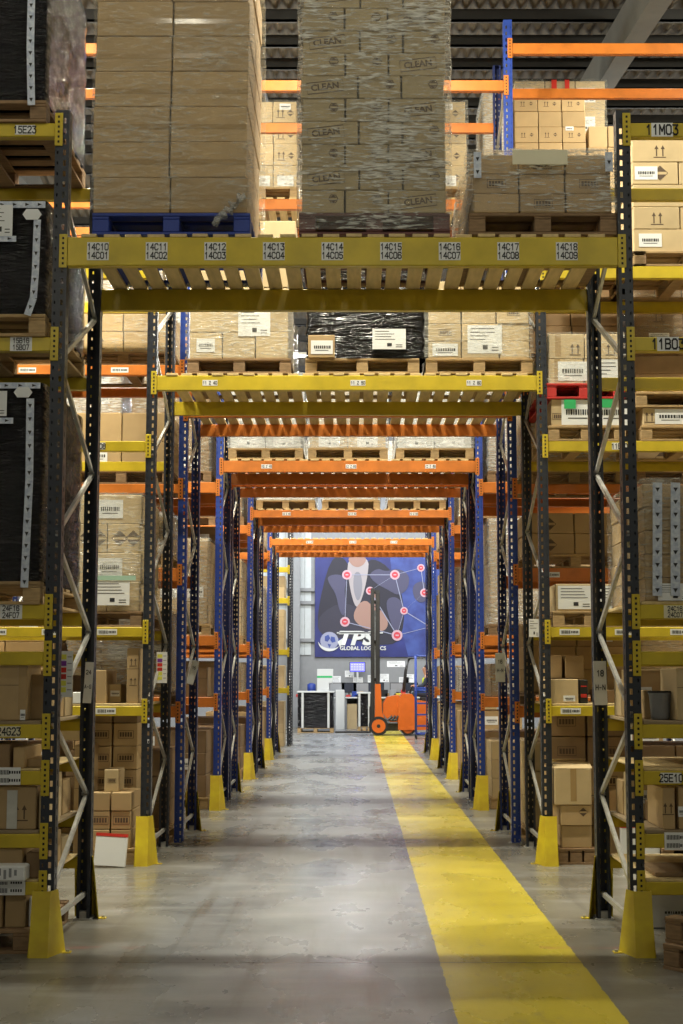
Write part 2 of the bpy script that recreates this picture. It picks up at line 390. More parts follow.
# ------------------------------------------------------------------ pallets
def pallet(x0, x1, Yf, D, z, mat, lab, detail=True):
    w = x1-x0; H = .135; m = M[mat]
    if not detail:
        b = MB()
        for i in range(7):
            y = i*(D-.1)/6; b.box(0, w, y, y+.1, H-.02, H)
        for x in (0, w/2-.05, w-.1):
            b.box(x, x+.1, 0, D, H-.036, H-.02); b.box(x, x+.1, 0, D, 0, .018)
            for y in (0.003, D/2-.05, D-.103): b.box(x, x+.1, y, y+.1, .018, H-.036)
        O('pallet', b.mesh('pallet', m), None, (x0, Yf, z), 0, lab, 'pallet', 'pallets'); return z+H
    r = E('pallet', (x0, Yf, z), lab, 'pallet', 'pallets')
    b = MB(); n = 7
    for i in range(n):
        y = i*(D-.1)/(n-1); b.bbox(0, w, y, y+.1, H-.02, H, .003)
    for x in (0, w/2-.05, w-.1): b.bbox(x, x+.1, .004, D-.004, H-.036, H-.0205, .002)
    O('top_deck', b.mesh('top_deck', m), r)
    b = MB()
    for x in (0, w/2-.05, w-.1): b.bbox(x, x+.1, .1, D-.1, 0, .018, .002)
    for y in (0, D-.1): b.bbox(0, w, y, y+.098, 0, .018, .002)
    O('bottom_deck', b.mesh('bottom_deck', m), r)
    bk = MB(); bk.bbox(0, .1, 0, .1, 0, H-.0565, .004); bm_ = bk.mesh('block', m)
    if detail:
        for x in (0, w/2-.05, w-.1):
            for y in (0.003, D/2-.05, D-.103): O('block', bm_, r, (x, y, .0185))
    else:
        b = MB()
        for x in (0, w/2-.05, w-.1):
            for y in (0.003, D/2-.05, D-.103): b.box(x, x+.1, y, y+.1, .0185, H-.037)
        O('blocks', b.mesh('blocks', m), r)
    return z+H

# ------------------------------------------------------------------ cartons
_cm = {}
def carton_mesh(w, d, h, mat):
    k = (round(w, 2), round(d, 2), round(h, 2), mat)
    if k not in _cm:
        b = MB(); b.bbox(0.001, w-.009, 0, d-.012, 0, h-.002, .005)
        b.box(.004, w-.008, -.0006, .0005, h*.62, h*.62+.003, 1) if h > .3 else None
        b.box(0.004, w-.008, d/2-.002, d/2+.002, h-.0025, h-.0015, 1)
        _cm[k] = b.mesh('carton', [M[mat], M['print']])
    return _cm[k]
def mark_mesh(kind):
    if kind in _cm: return _cm[kind]
    b = MB(); t = -.0012
    if kind == 'arrows':
        for x in (-.028, .028):
            b.box(x-.005, x+.005, t, 0, -.05, .02); b.prism_y([(x-.018, .015), (x+.018, .015), (x, .05)], t, 0)
        b.box(-.055, .055, t, 0, -.064, -.056)
    elif kind == 'diamond':
        r, q = .05, .04
        b.prism_y([(-r, .012), (r, .012), (0, .055)], t, 0); b.prism_y([(-r, -.012), (0, -.055), (r, -.012)], t, 0)
        for s in (1, -1):
            b.bar((-.062, t/2, 0), (0, t/2, .06*s), .001, .004); b.bar((.062, t/2, 0), (0, t/2, .06*s), .001, .004)
    elif kind == 'hexmark':
        for k in range(6):
            a = k*math.pi/3; c = (k+1)*math.pi/3
            b.bar((.04*math.cos(a), t/2, .04*math.sin(a)), (.04*math.cos(c), t/2, .04*math.sin(c)), .001, .007)
        b.prism_y([(-.03, .01), (.03, .01), (0, .036)], t, 0); b.prism_y([(-.03, -.01), (0, -.036), (.03, -.01)], t, 0)
    elif kind == 'plate':
        for (x0, x1, z0, z1) in ((-.07, .07, -.035, -.031), (-.07, .07, .031, .035), (-.07, -.066, -.035, .035), (.066, .07, -.035, .035)): b.box(x0, x1, t, 0, z0, z1)
        for i in range(5): b.box(-.055+i*.023, -.038+i*.023, t, 0, -.02, .02)
    m = b.mesh('printed_mark', M['print']); _cm[kind] = m; return m
def doc_mesh(w, h, seed=0, kind='doc'):
    k = ('doc', round(w, 3), round(h, 3), seed, kind)
    if k in _cm: return _cm[k]
    rr = random.Random(seed); b = MB(); b.box(-w/2, w/2, -.002, 0, -h/2, h/2, 0)
    if kind == 'doc':
        for i in range(4):
            z = h*(.38-.13*i); l = w*rr.uniform(.3, .8); b.box(-w*.42, -w*.42+l, -.003, -.001, z-h*.012, z+h*.012, 1)
        b.box(-w*.06, w*.08, -.003, -.001, -h*.36, -h*.2, 1)
        b.box(w*.2, w*.4, -.003, -.001, -h*.3, -h*.27, 1); b.box(w*.2, w*.4, -.003, -.001, -h*.4, -h*.37, 1)
    elif kind == 'code':
        x = -w*.36
        while x < w*.34:
            t = rr.uniform(.03, .07)*w; b.box(x, x+t, -.003, -.001, -h*.1, h*.12, 1); x += t+w*.03
        b.box(-w*.3, w*.3, -.003, -.001, -h*.25, -h*.21, 1)
    m = b.mesh('label', [M['paper'], M['ink']]); _cm[k] = m; return m
GAP = .0
def carton(x, y, z, w, d, h, mat, lab, grp, mark=None, lbl=None, tape=None, jit=.004, rz=None):
    o = O('carton', carton_mesh(w, d, h, mat), None, (x+random.uniform(0, jit*.5), y+random.uniform(-jit, jit), z), random.uniform(-.003, .003) if rz is None else rz, lab, 'carton', grp)
    if mark:
        for mk, fx, fz, sc in mark:
            if mk == 'word':
                c = O('printed_mark', text_mesh('CLEAN', .055, M['print'], bold=.03), o, (w*fx, -.0015, h*fz), rot=(0, -.12, 0))
                b = MB()
                if 'wf' not in _cm:
                    for (a, c2) in (((-.11, -.035), (.11, -.035)), ((-.11, .035), (.11, .035)), ((-.11, -.035), (-.11, .035)), ((.11, -.035), (.11, .035))):
                        b.bar((a[0], -.001, a[1]), (c2[0], -.001, c2[1]), .001, .005)
                    _cm['wf'] = b.mesh('printed_frame', M['print'])
                O('printed_frame', _cm['wf'], o, (w*fx, 0, h*fz), rot=(0, -.12, 0))
            else:
                c = O('printed_mark', mark_mesh(mk), o, (w*fx, 0, h*fz)); c.scale = (sc, 1, sc)
    if lbl:
        for fx, fz, lw, lh, kd in lbl:
            O('label', doc_mesh(lw, lh, int(fx*10), kd), o, (w*fx, -.001, h*fz))
    if tape:
        b = MB(); b.box(w*tape-.025, w*tape+.025, -.001, .0, h*.1, h-.001); b.box(w*tape-.025, w*tape+.025, -.001, d*.96, h-.002, h)
        O('tape', b.mesh('tape', M['tape']), o)
    return o
ORD = ['bottom', 'second', 'third', 'fourth', 'fifth', 'sixth', 'seventh', 'eighth', 'ninth', 'tenth', 'eleventh', 'twelfth', 'thirteenth']
def colname(i, n):
    if n == 1: return ''
    if n == 2: return ('left', 'right')[i]
    if n == 3: return ('left', 'middle', 'right')[i]
    return ('leftmost', 'second', 'third', 'fourth', 'fifth')[i]+' column'
def stack(x0, x1, Yf, D, z, cols, tiers, mat, adj, place, mark=None, lbl=None, tape=None, deep=1, skip=(), inset=.01, band=False):
    """grid of cartons. cols: list of fractions or int; per-tier list allowed"""
    grp = 'cartons on '+place
    zz = z+.001
    for t, h in enumerate(tiers):
        c = cols[t % len(cols)] if isinstance(cols, list) and isinstance(cols[0], (list, tuple)) else cols
        if isinstance(c, int): c = [1/c]*c
        x = x0+inset
        W = (x1-x0-2*inset)
        dx = random.uniform(-.008, .008) if t else 0
        for i, fr in enumerate(c):
            w = W*fr
            for k in range(deep):
                if (t, i, k) in skip or (t, i) in skip: continue
                d = D/deep
                tn = 'top' if t == len(tiers)-1 and t else ORD[t]
                bandk = band and k == 0
                words = ' '.join(q for q in (adj, 'carton,', tn, 'tier' + (',' if len(c) > 1 or deep > 1 else ''), colname(i, len(c)), ('front' if k == 0 else 'rear') if deep > 1 else '', ', on '+place) if q).replace(' ,', ',')
                oc = carton(x+dx, Yf+k*d, zz, w, d, h, mat, words, grp, mark=(mark(t, i) if callable(mark) and k == 0 else None), lbl=(lbl(t, i) if callable(lbl) and k == 0 else None), tape=tape if k == 0 else None)
                if bandk:
                    bb = MB(); bb.box(.004, w-.012, -.0015, 0, h*.36, h*.5); O('tape', bb.mesh('tape', M['tape']), oc)
            x += w
        zz += h
    return zz
def wobble_shell(x0, x1, y0, y1, z0, z1, amp, n=26, seed=0, taper=.0, nz=None, top=True, round_=.04):
    """closed wrapped skin with creases"""
    from mathutils import noise
    b = MB(); per = []
    W, D = x1-x0, y1-y0
    def ring():
        pts = []
        r = round_
        def seg(a, c, m):
            for i in range(m): pts.append((a[0]+(c[0]-a[0])*i/m, a[1]+(c[1]-a[1])*i/m))
        nx = max(4, int(W*n)); ny = max(4, int(D*n))
        seg((x0+r, y0), (x1-r, y0), nx); seg((x1-r*.3, y0+r*.1), (x1, y0+r), 2); seg((x1, y0+r), (x1, y1-r), ny)
        seg((x1-r*.1, y1-r*.3), (x1-r, y1), 2); seg((x1-r, y1), (x0+r, y1), nx); seg((x0+r*.3, y1-r*.1), (x0, y1-r), 2)
        seg((x0, y1-r), (x0, y0+r), ny); seg((x0+r*.1, y0+r*.3), (x0+r, y0), 2)
        return pts
    base = ring(); m = len(base); nz = nz or max(4, int((z1-z0)*n))
    cx_, cy_ = (x0+x1)/2, (y0+y1)/2
    for j in range(nz+1):
        z = z0+(z1-z0)*j/nz
        for (x, y) in base:
            q = noise.noise(Vector((x*5+seed, y*5, z*16+x*4)))+.6*noise.noise(Vector((x*16+seed, y*16, z*22)))
            dx, dy = x-cx_, y-cy_; l = math.hypot(dx, dy)
            a = amp*(q) ; s = 1+a/l*1.2
            b.v.append((cx_+dx*s, cy_+dy*s, z))
    for j in range(nz):
        for i in range(m):
            i2 = (i+1) % m
            b.f.append((j*m+i, j*m+i2, (j+1)*m+i2, (j+1)*m+i)); b.mi.append(0)
    if top:
        c = len(b.v); b.v.append((cx_, cy_, z1+.01))
        for i in range(m): b.f.append((nz*m+i, nz*m+(i+1) % m, c)); b.mi.append(0)
    return b
def film(x0, x1, Yf, D, z0, z1, mat, lab, amp=.012, seed=0, grp='stretch film wraps'):
    e = .016
    b = wobble_shell(x0-e, x1+e, Yf-e, Yf+D+e, z0, z1+.012, amp, seed=seed, n=16)
    return O('stretch_film', b.mesh('stretch_film', M[mat], True), None, (0,0,0), 0, lab, 'stretch film', grp)
def black_load(x0, x1, Yf, D, z0, z1, lab, seed=0, tapes=(), docs=(), hexes=(), amp=.018):
    b = wobble_shell(0, x1-x0, 0, D, 0, z1-z0, amp, seed=seed, n=22, round_=.05)
    o = O('wrapped_load', b.mesh('wrapped_load', M['blackfilm'], True), None, (x0, Yf, z0), 0, lab, 'wrapped load', 'black wrapped loads')
    for pts, w in tapes:
        t = MB()
        for (a, c) in zip(pts[:-1], pts[1:]): t.bar((a[0]-x0, -.03, a[1]-z0), (c[0]-x0, -.03, c[1]-z0), .004, w, up=(0, 1, 0)) if False else tapeseg(t, a, c, w, x0, z0)
        O('printed_tape', t.mesh('printed_tape', [M['bluetape'], M['ink']]), o)
    for (cx_, cz, w, h, kd) in docs: O('document_label', doc_mesh(w, h, 3, kd), o, (cx_-x0, -.033, cz-z0))
    for (cx_, cz, w, h) in hexes:
        t = MB(); t.prism_y([(-w/2, 0), (-w*.3, -h/2), (w*.3, -h/2), (w/2, 0), (w*.3, h/2), (-w*.3, h/2)], -.037, -.034); 
        O('hexagon_sticker', t.mesh('hexagon_sticker', M['paper']), o, (cx_-x0, 0, cz-z0))
    return o
def tapeseg(t, a, c, w, x0, z0):
    a = Vector((a[0]-x0, -.032, a[1]-z0)); c = Vector((c[0]-x0, -.032, c[1]-z0))
    d = (c-a).normalized(); s = Vector((-d.z, 0, d.x))*w/2
    t.hexa([tuple(a-s), tuple(a+s), tuple(a+s+Vector((0,.003,0))), tuple(a-s+Vector((0,.003,0))), tuple(c-s), tuple(c+s), tuple(c+s+Vector((0,.003,0))), tuple(c-s+Vector((0,.003,0)))])
    L = (c-a).length; n = int(L/.07)
    for i in range(n):   # printed arrows along the tape
        p = a+d*(i+.5)*L/n; y = Vector((0, -.002, 0)); k = d*.018; q = s*.5
        t.poly([tuple(p+k+y), tuple(p-k*.4+q+y), tuple(p-k*.4-q+y)], 1)

# ================================================================== THE PLACE
ROWN = {1: 'nearest row', 2: 'second row', 3: 'third row', 4: 'fourth row', 5: 'fifth row', 6: 'sixth row', 7: 'seventh row', 8: 'eighth row', 9: 'ninth row', 10: 'tenth row'}
ZH0 = zat(199, 15.55)+.06
#        Y front, depth, colour, half clear width, height, rear colour, beam colour
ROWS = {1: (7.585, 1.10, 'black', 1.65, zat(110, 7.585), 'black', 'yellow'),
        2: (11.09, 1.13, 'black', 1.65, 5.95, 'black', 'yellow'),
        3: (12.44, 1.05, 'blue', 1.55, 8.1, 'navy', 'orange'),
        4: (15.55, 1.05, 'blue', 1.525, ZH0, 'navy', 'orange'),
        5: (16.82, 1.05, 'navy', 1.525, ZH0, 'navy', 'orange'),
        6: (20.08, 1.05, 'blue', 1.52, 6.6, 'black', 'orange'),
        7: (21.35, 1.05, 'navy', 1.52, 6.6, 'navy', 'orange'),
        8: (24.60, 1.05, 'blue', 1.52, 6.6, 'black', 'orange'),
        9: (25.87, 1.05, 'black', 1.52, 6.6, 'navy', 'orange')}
SIDEN = {-1: 'left', 1: 'right'}
BAY = {1: 3.3, 2: 3.3}
Y1 = ROWS[1][0]; Y2 = ROWS[2][0]; Y3 = ROWS[3][0]; Y4 = ROWS[4][0]

R1L = [(zat(y, Y1), h) for y, h in ((882, .075), (834, .08), (771, .08), (724.5, .08), (651.5, .08), (604.5, .085), (337, .085), (123, .085))]
R2L = [(zat(706, Y2), .085), (zat(627, Y2), .085), (zat(441, Y2), .09), (zat(266, Y2), .11)]
R3L = [(zat(707, Y3), .1), (zat(568, Y3), .13), (zat(484, Y3), .09), (zat(365, Y3), .1), (zat(43, Y3), .11)]
GL = [(1.32, .12), (2.05, .12), (3.9, .13), (5.7, .12)]
ZH = zat(199, Y4)
LEV = {1: R1L, 2: R2L, 3: R3L, 4: GL+[(ZH, .11)], 5: GL+[(ZH, .11)]}
TUN = {1: [(zat(237, Y1), .175)], 2: [(zat(375.5, Y2), .13)], 3: [(zat(404.5, Y3), .125), (zat(80, Y3), .11)],
       4: [(zat(460.7, Y4), .14), (ZH, .13)], 5: [(4.16, .13)], 6: [(zat(510, 20.08), .12)], 7: [(4.16, .12)], 8: [(zat(539, 24.6), .12)], 9: [(4.12, .1)]}
R1TXT = [('14C%d\n14C0%d' % (10+i, 1+i), xat(98+i*58.6 if i else 98, 250, Y1)) for i in range(9)]
NUM = ['one', 'two', 'three', 'four', 'five', 'six', 'seven', 'eight']
for n, (Y, dep, colr, hw, top, rear, bc) in ROWS.items():
    rd = ROWN[n]; bay = BAY.get(n, 2.7)
    for s in (-1, 1):
        xin = -hw-UW if s < 0 else hw
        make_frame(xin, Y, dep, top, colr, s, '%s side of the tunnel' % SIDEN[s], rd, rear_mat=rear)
        if n > 3:
            xo = xin-bay-UW if s < 0 else xin+bay+UW
            make_frame(xo, Y, dep, top, colr, s, 'far end of the %s bay' % SIDEN[s], rd, rear_mat=rear)
        # guards: inner side of the tunnel is +x for the left frame
        if n in (1, 2, 4, 6, 8): put_guard(xin, Y, 1 if s < 0 else -1, False, 'front %s' % SIDEN[s], rd)
        if n in (1, 3, 5, 7, 9): put_guard(xin, Y+dep, 1 if s < 0 else -1, True, 'rear %s' % SIDEN[s], rd)
        a, b_ = (-hw-UW-bay, -hw-UW) if s < 0 else (hw+UW, hw+UW+bay)
        for i, (z, h) in enumerate(LEV.get(n, GL)):
            if z+.05 > top: z = top-.05
            tx = None
            if n == 1:
                if s < 0:
                    if i == 7: tx = [(xat(25, 130, Y), '15E23', .12, .06, 'paper')]
                    if i == 6: tx = [(xat(21, 345, Y), '15B16\n15B07', .13, .085, 'paper')]
                    if i == 5: tx = [(xat(11, 612, Y), '24F16\n24F07', .13, .085, 'paper')]
                    if i == 3: tx = [(xat(9, 731, Y), '24G23', .13, .06, 'cream')]
                else:
                    if i == 7: tx = [(xat(662, 127, Y), '11M03', .13, .085, 'paper')]
                    if i == 6: tx = [(xat(668, 342, Y), '11B03', .13, .085, 'paper')]
                    if i == 5: tx = [(xat(675, 612, Y), '24C16\n24C07', .13, .075, 'cream')]
                    if i == 2: tx = [(xat(671, 777, Y), '25E10', .12, .06, 'paper')]
            if n == 2 and i == 2: tx = [((-2.15 if s < 0 else 1.65+UW+.62), '11B10' if s > 0 else '11A08', .13, .06, 'paper')]
            make_beam(a, b_, Y, z, h, bc, '%s shelf beam, front, level %s of %s bay, %s' % (bc, NUM[i], SIDEN[s], rd), texts=tx,
                      tags=(7 if (n == 2 and i in (0, 1)) or (n == 1 and s < 0 and i == 4 and False) else (3 if n in (3, 4) and i in (1, 3) else 0)))
            make_beam(a, b_, Y+dep, z, h, bc, '%s shelf beam, rear, level %s of %s bay, %s' % (bc, NUM[i], SIDEN[s], rd), rear=True)
    for i, (z, h) in enumerate(TUN[n]):
        pos = ('lowest', 'second', 'top')[i]
        tx = None
        if n == 1: tx = [(x, s_, .13, .11, 'paper') for s_, x in R1TXT]
        if n == 2 and i == 0: tx = [(xat(210, 383, Y), '11 Z 40', .13, .05, 'paper'), (xat(358, 383, Y), '11 Z 50', .13, .05, 'paper'), (xat(474, 383, Y), '11 Z 60', .13, .05, 'paper')]
        if n in (4, 6) and i == 0: tx = [(x, '12 Z %d0' % k, .13, .05, 'paper') for k, x in ((4, -1.0), (5, 0.02), (6, .98))]
        if n == 8: tx = [(x, '16 Z %d0' % k, .13, .05, 'paper') for k, x in ((4, -.8), (5, 0.02), (6, .8))]
        make_beam(-hw, hw, Y, z, h, bc, '%s beam across the tunnel, front, %s level, %s' % (bc, pos, rd), texts=tx)
        make_beam(-hw, hw, Y+dep, z, h*.85 if n == 1 else h, bc, '%s beam across the tunnel, rear, %s level, %s' % (bc, pos, rd), rear=True)
        if not (n == 3 and i == 1): deck(-hw+.01, hw-.01, Y, Y+dep, z+.0005, .132 if n < 3 else .14, .096, 'slatted timber deck over the tunnel, %s level, %s' % (pos, rd))
DT = .0215

# small barcode strips under the pick levels of the nearest row, left
# barcode panels hung at bay corners
for (x, y, w, h, Yr, lab) in ((8, 776, .15, .1, Y1, 'white two line barcode plate on left beam above the cartons'), (9, 886, .19, .1, Y1, 'white two line barcode plate on lowest left beam'),
                      (678, 841, .16, .1, Y1, 'white two line barcode plate on the lower right beam')):
    b = MB(); b.box(-w/2, w/2, -.003, 0, -h/2, h/2, 0)
    for r_ in (0, 1):
        zc = h*(.22-.46*r_)
        for i in range(9): b.box(-w*.42+i*.0085, -w*.42+i*.0085+.005, -.004, -.002, zc-h*.13, zc+h*.13, 1)
        for i in range(5): b.box(w*.06+i*.014, w*.06+i*.014+.009, -.004, -.002, zc-h*.08, zc+h*.08, 1)
    O('barcode_plate', b.mesh('barcode_plate', [M['paper'], M['ink']]), None, (xat(x, y, Yr), Yr-.008, zat(y, Yr)), 0, lab, 'sign')

# ------------------------------------------------ loads over the tunnel, nearest row
zt = TUN[1][0][0]+DT
def px_load(x0, x1, y, Y): return xat(x0, y, Y), xat(x1, y, Y)
YL = Y1+.02; DL = 1.06
a, b_ = px_load(92, 250, 225, YL)
zp = pallet(a, b_, YL, DL, zt, 'bluepl', 'blue painted pallet over the tunnel, under the tall plain cartons')
th = .2225
zz = stack(a-.01, b_+.0, YL+.01, DL-.02, zp, 2, [th]*8, 'card', 'plain brown', 'blue pallet load', deep=2, skip=(), band=True)
film(a, b_, YL, DL, zp+.02, zz, 'film', 'clear stretch film around the tall plain cartons on blue pallet', seed=1, amp=.008)
b = MB(); 
pts = [(b_-.22+.02*math.sin(i*1.7)+.012*i, YL-.03-.012*math.cos(i), zt+.05+.012*i+.02*math.sin(i*2.1)) for i in range(16)]
b.tube(pts, [.012+.012*abs(math.sin(i*1.3)) for i in range(16)], 7)
O('film_tail', b.mesh('film_tail', M['filmwhite'], True), None, (0,0,0), 0, 'bunched tail of clear film hanging over the blue pallet', 'film tail')

a, b_ = px_load(299, 450, 225, YL)
zp = pallet(a, b_, YL, DL, zt, 'maroon', 'dark red pallet over the tunnel, under the cartons printed CLEAN')
def cm(t, i):
    r = []
    if t % 2 == 0: r = [('hexmark', .72, .62, .7)] if i < 2 else [('word', .5, .5, 1)]
    else: r = [('word', .42, .5, 1)] if i == 0 else [('hexmark', .72, .62, .7)]
    return r
zz = stack(a+.005, b_-.005, YL+.01, DL-.02, zp, [[.3, .3, .4], [.4, .3, .3]], [.1435]*13, 'cardgreen', 'green-brown printed', 'dark red pallet load', mark=cm, deep=2)
film(a, b_, YL, DL, zt+.03, zz-.5, 'filmsheen', 'creased clear stretch film around the cartons printed CLEAN', seed=5, amp=.011)

a, b_ = px_load(469, 617, 225, YL)
zp = pallet(a, b_, YL, DL, zt, 'wooddark', 'weathered timber pallet over the tunnel at right, under low cartons')
zz = stack(a+.02, b_-.01, YL+.01, DL-.02, zp, 3, [.122]*3, 'card', 'low brown', 'right tunnel pallet', mark=lambda t, i: [('plate', .5, .5, .8)] if (t+i) % 2 else None, deep=2)
film(a, b_, YL, DL, zp+.004, zz+.012, 'filmsheen', 'creased clear film around the low cartons at right over tunnel', seed=9, amp=.02)
# film skirt hanging left of this pallet
b = MB()
from mathutils import noise
nx, nz = 8, 16
for j in range(nz+1):
    for i in range(nx+1):
        u, v = i/nx, j/nz
        xx = a-.005-(.11*u)*(1-v**1.2*.85); zz_ = zt+.0+v*.42
        b.v.append((xx, YL+.0+.35*u+.03*noise.noise(Vector((u*4, v*6, 2))), zz_))
for j in range(nz):
    for i in range(nx): b.f.append((j*(nx+1)+i, j*(nx+1)+i+1, (j+1)*(nx+1)+i+1, (j+1)*(nx+1)+i)); b.mi.append(0)
O('film_tail', b.mesh('film_tail', M['filmwhite'], True), None, (0,0,0), 0, 'loose hanging film flap left of the low cartons over tunnel', 'film tail')
FR = [o for o in COL.objects if o.get('label', '').startswith('creased clear film around the low')][0]
# top sheet paper
b = MB(); b.box(-.165, .165, -.004, 0, -.09, .0); O('paper_sheet', b.mesh('paper_sheet', M['cream']), None, ((a+b_)/2-.02, YL-.045, zp+.372), 0, 'cream paper sheet tucked over the low wrapped cartons', 'paper sheet')
for nm_, xx_, zl_ in (('left', a+.05, .2), ('right', b_-.05, .24)):
    b = MB(); tapeseg(b, (xx_, zp+.36), (xx_, zp+zl_), .045, 0, 0)
    O('printed_tape', b.mesh('printed_tape', [M['bluetape'], M['ink']]), None, (0, YL-.012, 0), 0, nm_+' blue printed tape strip on the low wrapped cartons', 'tape')

# ------------------------------------------------ loads over the tunnel, second row
zt = TUN[2][0][0]+DT; YL = Y2+.02; DL = 1.05
a, b_ = px_load(187, 291, 368, YL)
zp = pallet(a, b_, YL, DL, zt, 'wooddark', 'timber pallet over the tunnel at left, second row')
zz = stack(a+.01, b_-.01, YL+.01, DL-.02, zp, [[1/3]*3, [.5, .5]], [.235, .2, .2, .2], 'cardpale', 'pale brown', 'left pallet, second row tunnel', deep=2,
           lbl=lambda t, i: [(.48, .5, .16, .12, 'code')] if (t, i) == (0, 0) else ([(.3, .42, .28, .24, 'doc')] if (t, i) == (1, 1) else None))
a2, b2 = px_load(259, 296, 230, Y2); carton(a2, YL+.05, zz+.001, b2-a2, .5, max(.15, zat(218, Y2)-zz), 'cardpale', 'single pale carton on top of the left load, second row tunnel', 'odd cartons')
film(a, b_, YL, DL, zp+.004, zz-.4, 'film', 'clear film around pale cartons at left over second row tunnel', seed=12, amp=.02)
a, b_ = px_load(303, 424, 368, YL)
zp = pallet(a+.02, b_-.04, YL, DL, zt, 'wood', 'timber pallet under the black wrapped load over second row tunnel')
carton(xat(308, 350, YL), YL-.03, zp+.0, .24, .3, .2, 'card', 'small brown carton tucked at left corner of black wrapped load', 'odd cartons', lbl=[(.5, .45, .19, .12, 'code')])
black_load(a+.03, b_, YL+.0, DL-.05, zp+.0, zp+.8, 'black wrapped pallet load in the middle over the second row tunnel', seed=20,
           docs=[(xat(389, 340, YL), zat(340, YL), .29, .18, 'doc')], amp=.02)
a, b_ = px_load(426, 533, 368, YL)
zp = pallet(a, b_, YL, DL, zt, 'wood', 'clean timber pallet over the tunnel at right, second row')
zz = stack(a+.01, b_-.01, YL+.01, DL-.02, zp, [[.33, .37, .3], [.33, .37, .3], [.33, .34, .33]], [.155, .155, .2, .18], 'cardpale', 'small pale', 'right pallet, second row tunnel', deep=2,
           mark=lambda t, i: [('plate', .5, .5, .8)] if (t, i) in ((1, 0), (2, 2)) else None, lbl=lambda t, i: [(.5, .5, .22, .11, 'code')] if (t, i) == (0, 0) else ([(.6, .1, .3, .25, 'doc')] if (t, i) == (1, 1) else None))
film(a, b_, YL, DL, zp+.01, zz-.15, 'film', 'clear film around small pale cartons at right over second row tunnel', seed=14, amp=.01)
# ------------------------------------------------ fourth row, high loads
zt = TUN[4][1][0]+DT; YL = Y4+.02; DL = 1.0
for (x0, x1, w, sd) in ((225, 298, 'left', 31), (352, 468, 'middle', 32)):
    a, b_ = px_load(x0, x1, 190, YL)
    zp = pallet(a, b_, YL, DL, zt, 'wood', 'timber pallet high over the tunnel, %s one, fourth row' % w, detail=False)
    zz = stack(a, b_, YL+.01, DL-.02, zp, 3, [.28, .28, .27, .27], 'cardpale', 'pale', 'high %s pallet, fourth row' % w, mark=lambda t, i: [('arrows', .3, .45, 1), ('diamond', .72, .45, .7)] if i != 1 else None,
               lbl=lambda t, i: [(.5, .75, .14, .08, 'code')] if t in (2, 3) and i != 1 else ([(.5, .3, .2, .13, 'doc')] if t == 0 else None))
    film(a, b_, YL, DL, zp, zz, 'film', 'clear film around high pale cartons, %s pallet, fourth row' % w, seed=sd, amp=.01)
a, b_ = 1.65, 1.97
zp = pallet(a, b_, YL+.02, .95, ZH+.0015, 'wood', 'narrow pallet high in right bay beside the blue upright, fourth row', detail=False)
film(a+.02, b_-.02, YL+.04, .9, zp+.004, zp+1.3, 'filmwhite', 'milky wrapped tall load behind the blue upright, high fourth row', seed=33, amp=.012)
stack(a+.01, b_-.01, YL+.05, .88, zp, 1, [.25]*5, 'cardpale', 'pale', 'narrow high pallet, fourth row')
# right bay of fourth row, high: brown cartons in a neat wall
a, b_ = px_load(514, 587, 150, Y4+.03)
a = max(a, 1.63)
zp = pallet(a, b_, Y4+.02, 1.0, ZH, 'wood', 'timber pallet high in the right bay, fourth row', detail=False)
stack(a, b_, Y4+.04, .98, zp, 3, [.2]*6, 'card', 'small brown', 'high pallet, right bay, fourth row', mark=lambda t, i: [('arrows', .35, .5, .6), ('diamond', .7, .5, .4)] if t % 2 else None,
      lbl=lambda t, i: [(.3, .9, .1, .05, 'code')] if t in (5, 3) and (t == 5 or i == 2) else None)
a, b_ = px_load(588, 640, 150, Y4+.03)
zp = pallet(a, b_+.1, Y4+.02, 1.0, ZH, 'wood', 'outer timber pallet high in the right bay, fourth row', detail=False)
stack(a, b_+.1, Y4+.04, .98, zp, 3, [.27, .27, .27], 'card', 'brown', 'outer high pallet, right bay, fourth row')
# fifth row right, very high load behind with red tape
zt = ZH; YL = ROWS[5][0]+.05
a, b_ = px_load(514, 606, 85, YL)
zp = pallet(a, b_, YL, .95, zt, 'wood', 'timber pallet high in the right bay, fifth row', detail=False)
zz = stack(a, b_, YL, .95, zp, 3, [.4]*5, 'cardpale', 'pale tall', 'high pallet, right bay, fifth row', lbl=lambda t, i: [(.35, .5, .25, .2, 'doc')] if t > 2 and i != 1 else None)
film(a, b_, YL, .95, zp, zz, 'film', 'clear film round tall pale cartons high in fifth row right', seed=41)
b = MB(); b.box(a+.5, a+.57, YL-.035, YL-.03, zz-.6, zz); b.box(a+.35, a+.8, YL-.036, YL-.034, zz-.28, zz-.2); b.box(a+.68, a+.74, YL-.035, YL-.03, zz-.5, zz)
O('red_tape', b.mesh('red_tape', M['red']), None, (0,0,0), 0, 'red fragile tape strips on the high wrapped load, fifth row', 'tape')

